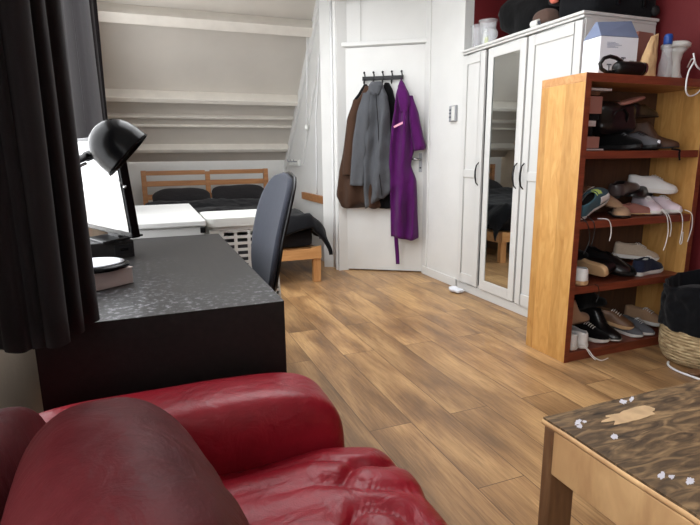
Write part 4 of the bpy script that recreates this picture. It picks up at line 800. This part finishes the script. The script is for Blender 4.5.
bg1 = bag('handbag', 'black leather handbag with curved handle heaped on the top shelf', 'bag', (2.345, 2.17, zs+0.085), (0.14, 0.095, 0.085), 'shoe_black', 0, 0.6, 0.5, 0.2, 9, 2)
MB().tube([(-0.07, -0.08, 0.06), (-0.06, -0.10, 0.11), (-0.01, -0.105, 0.13), (0.03, -0.10, 0.10), (0.03, -0.085, 0.05)], 0.007, 8).build('handle', 'black_metal', bg1, smooth=True)
fl = MB().superell((0, 0, 0), (0.085, 0.05, 0.012), 0.7, 0.8, 30, 8, disp=lambda p: Vector((p.x, p.y, p.z+0.02*sin(p.x*14)))).build('folded_cap', 'red_brown', None, smooth=True); fl.location = (2.41, 2.10, zs+0.255); tag(fl, 'flat dusty pink folded cap lying on the black heap on the top shelf', 'cap')
for k, (z0, h, w_, mt_, lb) in enumerate([(0.002, 0.010, 0.125, 'card', 'thin pale booklet at the bottom of the stack, left end of the top shelf'), (0.013, 0.058, 0.10, 'red_brown', 'thick dusty pink box, lowest in the stack at the left end of the top shelf'), (0.072, 0.045, 0.055, 'black_cloth', 'black folded cloth case in the middle of the left stack on the top shelf'),
      (0.118, 0.030, 0.062, 'card', 'narrow grey carton in the left stack on the top shelf'), (0.149, 0.030, 0.085, 'black_cloth', 'black soft case under the pink carton in the left stack'), (0.18, 0.085, 0.105, 'red_brown', 'large dusty pink carton, upper part of the left stack on the top shelf'), (0.266, 0.022, 0.07, 'shelf_in', 'brown booklet above the large pink carton'), (0.289, 0.014, 0.155, 'card', 'wide grey magazine topmost of the left stack on the top shelf')]):
    o = MB().box((0, 0, 0), (w_, 0.25, h-0.002)).build('carton' if h > 0.02 else 'booklet', mt_, None, bevel=0.002); o.location = (2.036, 2.012+0.006*(k % 3), zs+z0); tag(o, lb, 'carton' if h > 0.02 else 'booklet', 'stack at the left end of the top shelf')
def cord(name, label, pts, r, mat, cat):
    P_ = [Vector(p) for p in pts]; out = []
    for i in range(len(P_)-1):
        p0 = P_[max(i-1, 0)]; p1 = P_[i]; p2 = P_[i+1]; p3 = P_[min(i+2, len(P_)-1)]
        for k in range(6):
            t = k/6; out.append(0.5*((2*p1)+(-p0+p2)*t+(2*p0-5*p1+4*p2-p3)*t*t+(-p0+3*p1-3*p2+p3)*t**3))
    out.append(P_[-1]); o = MB().tube(out, r, 6).build(name, mat, None, smooth=True); return tag(o, label, cat)
Yf = 1.985
cord('shoelace', 'white lace curling down from the middle shelf below the teal shoe', [(2.17, 2.02, 0.762), (2.20, Yf, 0.762), (2.225, Yf-0.003, 0.73), (2.235, Yf, 0.68), (2.228, Yf, 0.645)], 0.0026, 'lace_white', 'shoelace')
cord('shoelace', 'long white lace hanging from the left pinkish sneaker, deepest of the four', [(2.60, 2.03, 0.80), (2.625, Yf, 0.765), (2.655, Yf, 0.68), (2.65, Yf, 0.61), (2.635, Yf, 0.565)], 0.0026, 'lace_white', 'shoelace')
cord('shoelace', 'white lace beside the deepest one, hanging from the left pinkish sneaker', [(2.61, 2.02, 0.80), (2.64, Yf, 0.765), (2.67, Yf-0.004, 0.70), (2.675, Yf, 0.64)], 0.0024, 'lace_white', 'shoelace')
cord('shoelace', 'looped white lace hanging from the right pinkish sneaker', [(2.73, 2.02, 0.79), (2.745, Yf, 0.76), (2.765, Yf, 0.69), (2.76, Yf, 0.60), (2.775, Yf, 0.60), (2.775, Yf, 0.66)], 0.0024, 'lace_white', 'shoelace')
cord('shoelace', 'white lace hanging at the right end of the middle shelf by the side panel', [(2.80, 2.01, 0.78), (2.825, Yf, 0.76), (2.842, Yf, 0.70), (2.838, Yf, 0.66), (2.82, Yf, 0.60)], 0.0026, 'lace_white', 'shoelace')
cord('shoelace', 'black lace hanging beside the birch side panel under the teal shoe', [(2.06, 2.03, 0.78), (2.065, Yf, 0.75), (2.085, Yf, 0.70), (2.09, Yf, 0.65), (2.06, Yf, 0.59)], 0.0024, 'black_cable', 'shoelace')
cord('shoelace', 'second black lace under the teal shoe, ending in a loop', [(2.10, 2.02, 0.78), (2.11, Yf, 0.75), (2.12, Yf, 0.70), (2.11, Yf, 0.64), (2.10, Yf, 0.63)], 0.0024, 'black_cable', 'shoelace')
cord('shoelace', 'black lace drooping below the third shelf', [(2.17, 2.0, 0.414), (2.18, Yf, 0.405), (2.19, Yf, 0.36), (2.175, Yf, 0.32)], 0.0022, 'black_cable', 'shoelace')
cord('strap', 'black strap end hanging from the top shelf at its right end', [(2.655, 2.02, 1.114), (2.668, Yf, 1.108), (2.672, Yf, 1.09), (2.68, Yf, 1.055)], 0.005, 'black_cloth', 'strap')
cord('shoelace', 'white lace trailing from the bottom shelf onto the floor', [(2.14, 2.0, 0.075), (2.15, 1.985, 0.056), (2.17, 1.96, 0.02), (2.20, 1.94, 0.004), (2.26, 1.95, 0.004)], 0.0030, 'lace_white', 'shoelace')
cord('shoelace', 'second white lace spilling over the bottom shelf edge beside the first', [(2.12, 2.0, 0.080), (2.14, 1.985, 0.058), (2.155, 1.975, 0.03), (2.175, 1.955, 0.005)], 0.0028, 'lace_white', 'shoelace')

# ================================================================ ON THE BOOKCASE
TZ = BH+0.001
pb = thing('carton', 'white printed carton with slate blue slanted top, on top of the bookcase', 'carton', (2.215, 2.14, TZ), (0, 0, radians(-6)))
MB().box((0, 0, 0), (0.235, 0.13, 0.205)).build('carton_body', 'white_paper', pb, bevel=0.003)
m = MB(); m.add([(0, 0, 0.206), (0.235, 0, 0.206), (0.235, 0.13, 0.206), (0, 0.13, 0.206), (0.02, 0.06, 0.285), (0.235, 0.06, 0.300), (0.235, 0.075, 0.300), (0.02, 0.075, 0.285)], [(0,3,2,1),(4,5,6,7),(0,1,5,4),(1,2,6,5),(2,3,7,6),(3,0,4,7)])
m.build('slanted_top', 'blue_paper', pb, bevel=0.002)
m = MB()
for x, z, h in ((0.145, 0.05, 0.05), (0.20, 0.04, 0.045), (0.06, 0.035, 0.03)): m.box((x, -0.0025, z), (x+0.004, -0.001, z+h)).box((x-0.012, -0.0025, z+h), (x+0.016, -0.001, z+h+0.006))
m.build('printed_drawing', 'ink', pb)
m = MB()
for k in range(5): m.box((0.04, -0.0022, 0.175-k*0.006), (0.04+0.05+0.02*((k*7) % 3), -0.001, 0.1765-k*0.006))
m.build('printed_text', 'blue_paper', pb)
ca = MB().box((0, 0, 0), (0.13, 0.10, 0.26)).build('carton', 'red_brown', None, bevel=0.003); ca.location = (2.53, 2.19, TZ); ca.rotation_euler = (0, 0, 0.1); tag(ca, 'plain brown carton behind the kraft bag on the bookcase', 'carton')
fk = thing('flask', 'black flask with loop handle lying on its side at the front of the bookcase top', 'flask', (2.225, 2.045, TZ+0.001), (0, 0, radians(-8)))
R90 = Matrix.Rotation(pi/2, 3, 'Y')
MB().lathe([(0, -0.02), (0.024, -0.02), (0.032, -0.008), (0.034, 0.02), (0.034, 0.12), (0.030, 0.135), (0, 0.138)], (0.02, 0, 0.034), 28, R90, cap=False).build('flask_body', 'black_metal', fk, smooth=True)
m = MB(); pts = [(-0.005, 0, 0.015), (-0.045, 0, 0.012), (-0.078, 0, 0.028), (-0.088, 0, 0.052), (-0.068, 0, 0.078), (-0.035, 0, 0.088), (0.0, 0, 0.082), (0.035, 0, 0.066)]
m.tube(pts, 0.0095, 10); m.build('loop_handle', 'black_metal', fk, smooth=True)
MB().lathe([(0.031, 0.139), (0.031, 0.150), (0, 0.152)], (0.02, 0, 0.034), 24, R90).build('base_ring', 'steel', fk)
kb_ = thing('kraft_bag', 'crumpled kraft paper bag leaning on the bookcase top, beside the clear bottle', 'bag', (2.445, 2.07, TZ))
def kf(sgn):
    def f(u, v):
        wdt = 0.115; x = (u-0.5)*wdt*(1-0.55*v**2)+0.055+0.060*v**1.3 - 0.03; th = 0.036*(1-v)**0.7+0.002
        return (x, sgn*th*(1-abs(2*u-1)**3)+0.02*v+0.004*nz(u*5, v*6, sgn), 0.21*v+0.02*u*v)
    return f
MB().grid(kf(-1), 16, 24).grid(kf(1), 16, 24).build('bag_body', 'kraft', kb_, smooth=True, solid=0.001)
sb = thing('spray_bottle', 'clear bottle with blue cap on the bookcase top', 'bottle', (2.668, 2.12, TZ))
MB().lathe([(0, 0), (0.034, 0), (0.036, 0.01), (0.034, 0.09), (0.026, 0.12), (0.024, 0.165), (0.020, 0.185), (0.016, 0.19), (0.014, 0.19), (0.018, 0.18), (0.031, 0.09), (0.033, 0.012), (0, 0.004)], n=26, cap=False).build('bottle_body', 'clear', sb, smooth=True)
MB().lathe([(0.020, 0.186), (0.022, 0.190), (0.022, 0.225), (0.017, 0.238), (0, 0.240)], n=24).build('cap', 'blue', sb, smooth=False)
ap = thing('kitchen_appliance', 'white waisted appliance with a wide round head, rightmost on the bookcase top', 'appliance', (2.795, 2.17, TZ))
MB().lathe([(0, 0), (0.050, 0), (0.052, 0.012), (0.036, 0.05), (0.030, 0.11), (0.040, 0.155), (0.060, 0.178)], n=32).build('column', 'white_plastic', ap, smooth=True)
MB().lathe([(0.060, 0.178), (0.072, 0.186), (0.074, 0.202), (0.060, 0.214), (0, 0.218)], n=32).build('head', 'white_plastic', ap, smooth=True)
MB().box((-0.008, -0.054, 0.015), (0.008, -0.048, 0.026)).build('button', 'grey_plastic', ap, bevel=0.002)
cord('cable', 'white cable looping down over the front of the bookcase top at its right end', [(2.80, 2.09, 1.55), (2.74, 2.03, 1.575), (2.69, 1.975, 1.560), (2.655, 1.975, 1.50), (2.65, 1.975, 1.42), (2.68, 1.975, 1.385), (2.74, 1.975, 1.40), (2.80, 1.975, 1.46), (2.78, 1.975, 1.50), (2.70, 1.97, 1.535), (2.71, 2.0, 1.60)], 0.0042, 'cable', 'cable')

# ================================================================ BASKET
bs_ = thing('laundry_basket', 'black fabric laundry basket with woven seagrass base, beside the bookcase', 'basket', (2.700, 1.745, 0))
def rr_(t): return 0.183+0.020*smooth01(t/0.5)
prof = []
rings = []
for i in range(56):
    z = 0.004+0.185*i/55; r = rr_(z/0.19)*(0.93+0.07*smooth01(z/0.03)); bulge = 0.0045*abs(sin(i/55*pi*11)); ring = []
    for k in range(96): a = 2*pi*k/96; r_ = r+bulge+0.003*nz(cos(a)*9, sin(a)*9, z*90)+0.0015*sin(a*48+ (int(i/5) % 2)*pi); ring.append((r_*cos(a), r_*sin(a), z))
    rings.append(ring)
MB().loft(rings).build('seagrass_base', 'seagrass', bs_, smooth=False)
def fab(u, v):
    a = 2*pi*u; r = 0.204+0.002*v; z = 0.185+0.27*v
    r += 0.016*nz(cos(a)*2.2, sin(a)*2.2, v*3)*v*2 + 0.006*sin(a*9+v*4)*(1-v) + 0.010*nz(cos(a)*6, sin(a)*6, v*6)
    z += v*v*0.05*sin(a+2.3) + 0.012*nz(cos(a)*4, sin(a)*4, 9)*v
    return (r*cos(a), r*sin(a), z)
MB().grid(fab, 110, 26).build('fabric_bag', 'black_canvas', bs_, smooth=True, solid=0.005)
def fabi(u, v):   # rolled rim folding inwards
    a = 2*pi*u; p = fab(u, 1.0); k = 1-0.10*v; return (p[0]*k, p[1]*k, p[2]+0.012*sin(v*pi)-0.09*v*v)
MB().grid(fabi, 110, 8).build('rolled_rim', 'black_canvas', bs_, smooth=True, solid=0.005)
MB().superell((0, 0, 0.33), (0.175, 0.175, 0.07), 0.8, 1.0, 40, 14, disp=lambda p: p*(1+0.08*nz(p.x*9, p.y*9, p.z*9))).build('lining', 'black_canvas', bs_, smooth=True)
cord('floor_cable', 'white cable curving over the floor in front of the seagrass basket', [(2.46, 1.50, 0.0065), (2.44, 1.607, 0.0065), (2.438, 1.69, 0.0065), (2.462, 1.75, 0.0065), (2.505, 1.785, 0.0065)], 0.006, 'cable', 'cable')
tag(MB().superell((2.505, 1.63, 0.010), (0.05, 0.03, 0.008), 0.5, 0.7, 24, 8).build('leather_offcut', 'shoe_brown', None, smooth=True), 'small brown leather scrap on the floor beside the white cable and basket', 'scrap')

# ================================================================ TABLE
tb = thing('table', 'low worn wooden table with chipped grey-brown top, in the right foreground', 'table', (0.815, -0.40, 0))
def tt(u, v):
    e = min(u, 1-u, v, 1-v); x = 0.95*u; y = 1.262*v
    return (x, y)
ring0 = []
N_ = 160
for k in range(N_):
    t = k/N_*4; s_ = int(t); f_ = t-s_; fr_ = 0.0045*nz(k*0.31, s_*3.3, 0)-0.003*abs(nz(k*1.3, 7, s_))
    ring0.append([(f_*0.95, 0+fr_), (0.95+fr_, f_*1.262), (0.95-f_*0.95, 1.262+fr_), (0-fr_, 1.262-f_*1.262)][s_])
m = MB(); m.loft([[(x, y, 0.4945) for x, y in ring0], [(x, y, 0.500) for x, y in ring0]]); m.build('tabletop', 'tabletop', tb)
m = MB(); m.loft([[(0.475+(x-0.475)*1.004, 0.631+(y-0.631)*1.003, 0.482) for x, y in ring0], [(0.475+(x-0.475)*1.006, 0.631+(y-0.631)*1.0045, 0.488) for x, y in ring0], [(0.475+(x-0.475)*1.002, 0.631+(y-0.631)*1.002, 0.4943) for x, y in ring0]]); m.build('worn_edge', 'apron', tb, smooth=True)
MB().box((0.0, 0.02, 0.372), (0.022, 1.228, 0.4818)).build('apron', 'apron', tb, bevel=0.003)
MB().box((0.928, 0.02, 0.372), (0.947, 1.228, 0.4818)).build('apron', 'apron', tb, bevel=0.003)
MB().box((0.082, 1.238, 0.372), (0.868, 1.257, 0.4818)).build('apron', 'apron', tb, bevel=0.003)
MB().box((0.082, 0.005, 0.372), (0.868, 0.024, 0.4818)).build('apron', 'apron', tb, bevel=0.003)
for x in (0.0, 0.87):
    for y in (-0.002+0.0, 1.23): MB().box((x, y, 0), (x+0.08, y+0.031, 0.4818)).build('leg', 'leg_dark', tb, bevel=0.007, seg=3)
def blob(name, mat, cx, cy, rx, ry, seed, ang=0, jag=0.35):
    m = MB(); a_ = []; n = 40
    for k in range(n):
        a = 2*pi*k/n; r = 1+jag*nz(cos(a)*2, sin(a)*2, seed)*1.6+jag*0.5*nz(cos(a)*6, sin(a)*6, seed+3); x = rx*r*cos(a); y = ry*r*sin(a)
        a_.append((cx+x*cos(ang)-y*sin(ang)-0.815, cy+x*sin(ang)+y*cos(ang)+0.40))
    m.loft([[(x, y, 0.5002) for x, y in a_], [(x, y, 0.5010) for x, y in a_]]); return m.build(name, mat, tb)
blob('bare_patch', 'chip_pale', 1.008, 0.790, 0.078, 0.022, 1, 0.03, 0.30)
for i_, (x, y, a, b) in enumerate([(0.868, 0.812, 0.016, 0.005), (0.858, 0.797, 0.010, 0.005), (0.883, 0.808, 0.006, 0.004), (1.044, 0.846, 0.012, 0.007), (1.075, 0.848, 0.016, 0.004), (0.893, 0.735, 0.011, 0.006), (0.862, 0.600, 0.014, 0.005), (0.875, 0.590, 0.007, 0.004), (0.895, 0.568, 0.012, 0.006)]):
    blob('paint_drop', 'paint_drop', x, y, a, b, 10+i_, 0.5, 0.45)


# ================================================================ SOFA
sf = thing('sofa', 'worn red leather sofa with soft wrinkled cushions, in the left foreground', 'sofa', (0, 0, 0))
def wr_(p, s=1.0, seed=0, amp=0.010):
    n1 = nz(p.x*3.0+seed, p.y*3.0, p.z*3.0); f_ = abs(nz(p.x*7+n1*1.5, p.y*4+seed, p.z*5)); g_ = abs(nz(p.x*13+seed, p.y*15+n1*2, p.z*11))
    return Vector(p)*(1+amp*2.2*n1) + Vector((0, 0, 1))*(-amp*1.6*(1-f_*2.2) - amp*0.7*(1-g_*2))*s
MB().box((-0.30, -0.90, 0.06), (0.42, 1.02, 0.27)).build('seat_frame', 'leather', sf, bevel=0.03, seg=4)
for y in (1.118, -1.0):
    MB().superell((0.017, y, 0.315), (0.378, 0.098, 0.270), 0.42, 0.30, 90, 60, disp=lambda p: Vector((p.x, p.y*(1+0.10*smooth01((p.z)/0.25)), p.z+0.004*nz(p.x*5, p.y*4, 3)+0.004*(p.x)*2*0))).build('armrest', 'leather', sf, smooth=True)
def seatd(seed):
    def d(p):
        p = Vector(p); top = smooth01((p.z+0.02)/0.08)
        fr_ = smooth01((p.x+0.05)/0.30)
        n1 = nz(p.x*2.5+seed, p.y*2.5, 0)
        rid = abs(sin((p.y*1.2+p.x*0.75)*22+n1*5+seed)); rid2 = abs(nz(p.x*9+n1*2, p.y*6+seed, 1.2))
        dz = top*(-0.011*(1-rid)**3*fr_*1.3 - 0.022*(1-min(1, rid2*3.6))**2*(0.35+0.65*fr_) + 0.018*n1 + 0.008*nz(p.x*6, p.y*7, seed))
        px = p.x + 0.010*nz(p.y*7, p.z*9, seed)*fr_
        return Vector((px, p.y, p.z+dz))
    return d
for y, sd in ((0.545, 0.0), (-0.455, 5.0)):
    MB().superell((0.155, y, 0.365), (0.325, 0.49, 0.10), 0.42, 0.22, 200, 90, disp=seatd(sd)).build('seat_cushion', 'leather', sf, smooth=True)
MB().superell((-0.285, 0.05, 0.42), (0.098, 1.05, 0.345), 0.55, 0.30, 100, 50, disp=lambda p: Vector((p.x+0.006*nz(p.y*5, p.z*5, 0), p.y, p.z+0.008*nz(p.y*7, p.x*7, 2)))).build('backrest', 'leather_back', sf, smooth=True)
def backd(seed):
    def d(p):
        p = Vector(p); n1 = nz(p.y*2.5+seed, p.z*2.5, 0); rid = abs(sin(p.z*26+p.y*9+n1*6)); q = p*(1+0.03*n1)
        q.x += (-0.006*(1-rid)**3 + 0.006*nz(p.y*7, p.z*9, seed))*(1 if p.x > -0.05 else 0)
        q.z += 0.006*nz(p.x*9, p.y*9, seed)
        # lean against the backrest
        q.x -= 0.10*q.z + 0.13*q.y
        return q
    return d
for y, sd in ((0.44, 0.0), (-0.48, 3.0)):
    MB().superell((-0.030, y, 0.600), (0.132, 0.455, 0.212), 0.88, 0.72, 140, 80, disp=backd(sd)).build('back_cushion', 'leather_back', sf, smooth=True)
for x in (-0.25, 0.33):
    for y in (-0.95, 0.97): MB().lathe([(0.025, 0), (0.03, 0.06)], (x, y, 0), 16).build('foot', 'black_metal', sf)
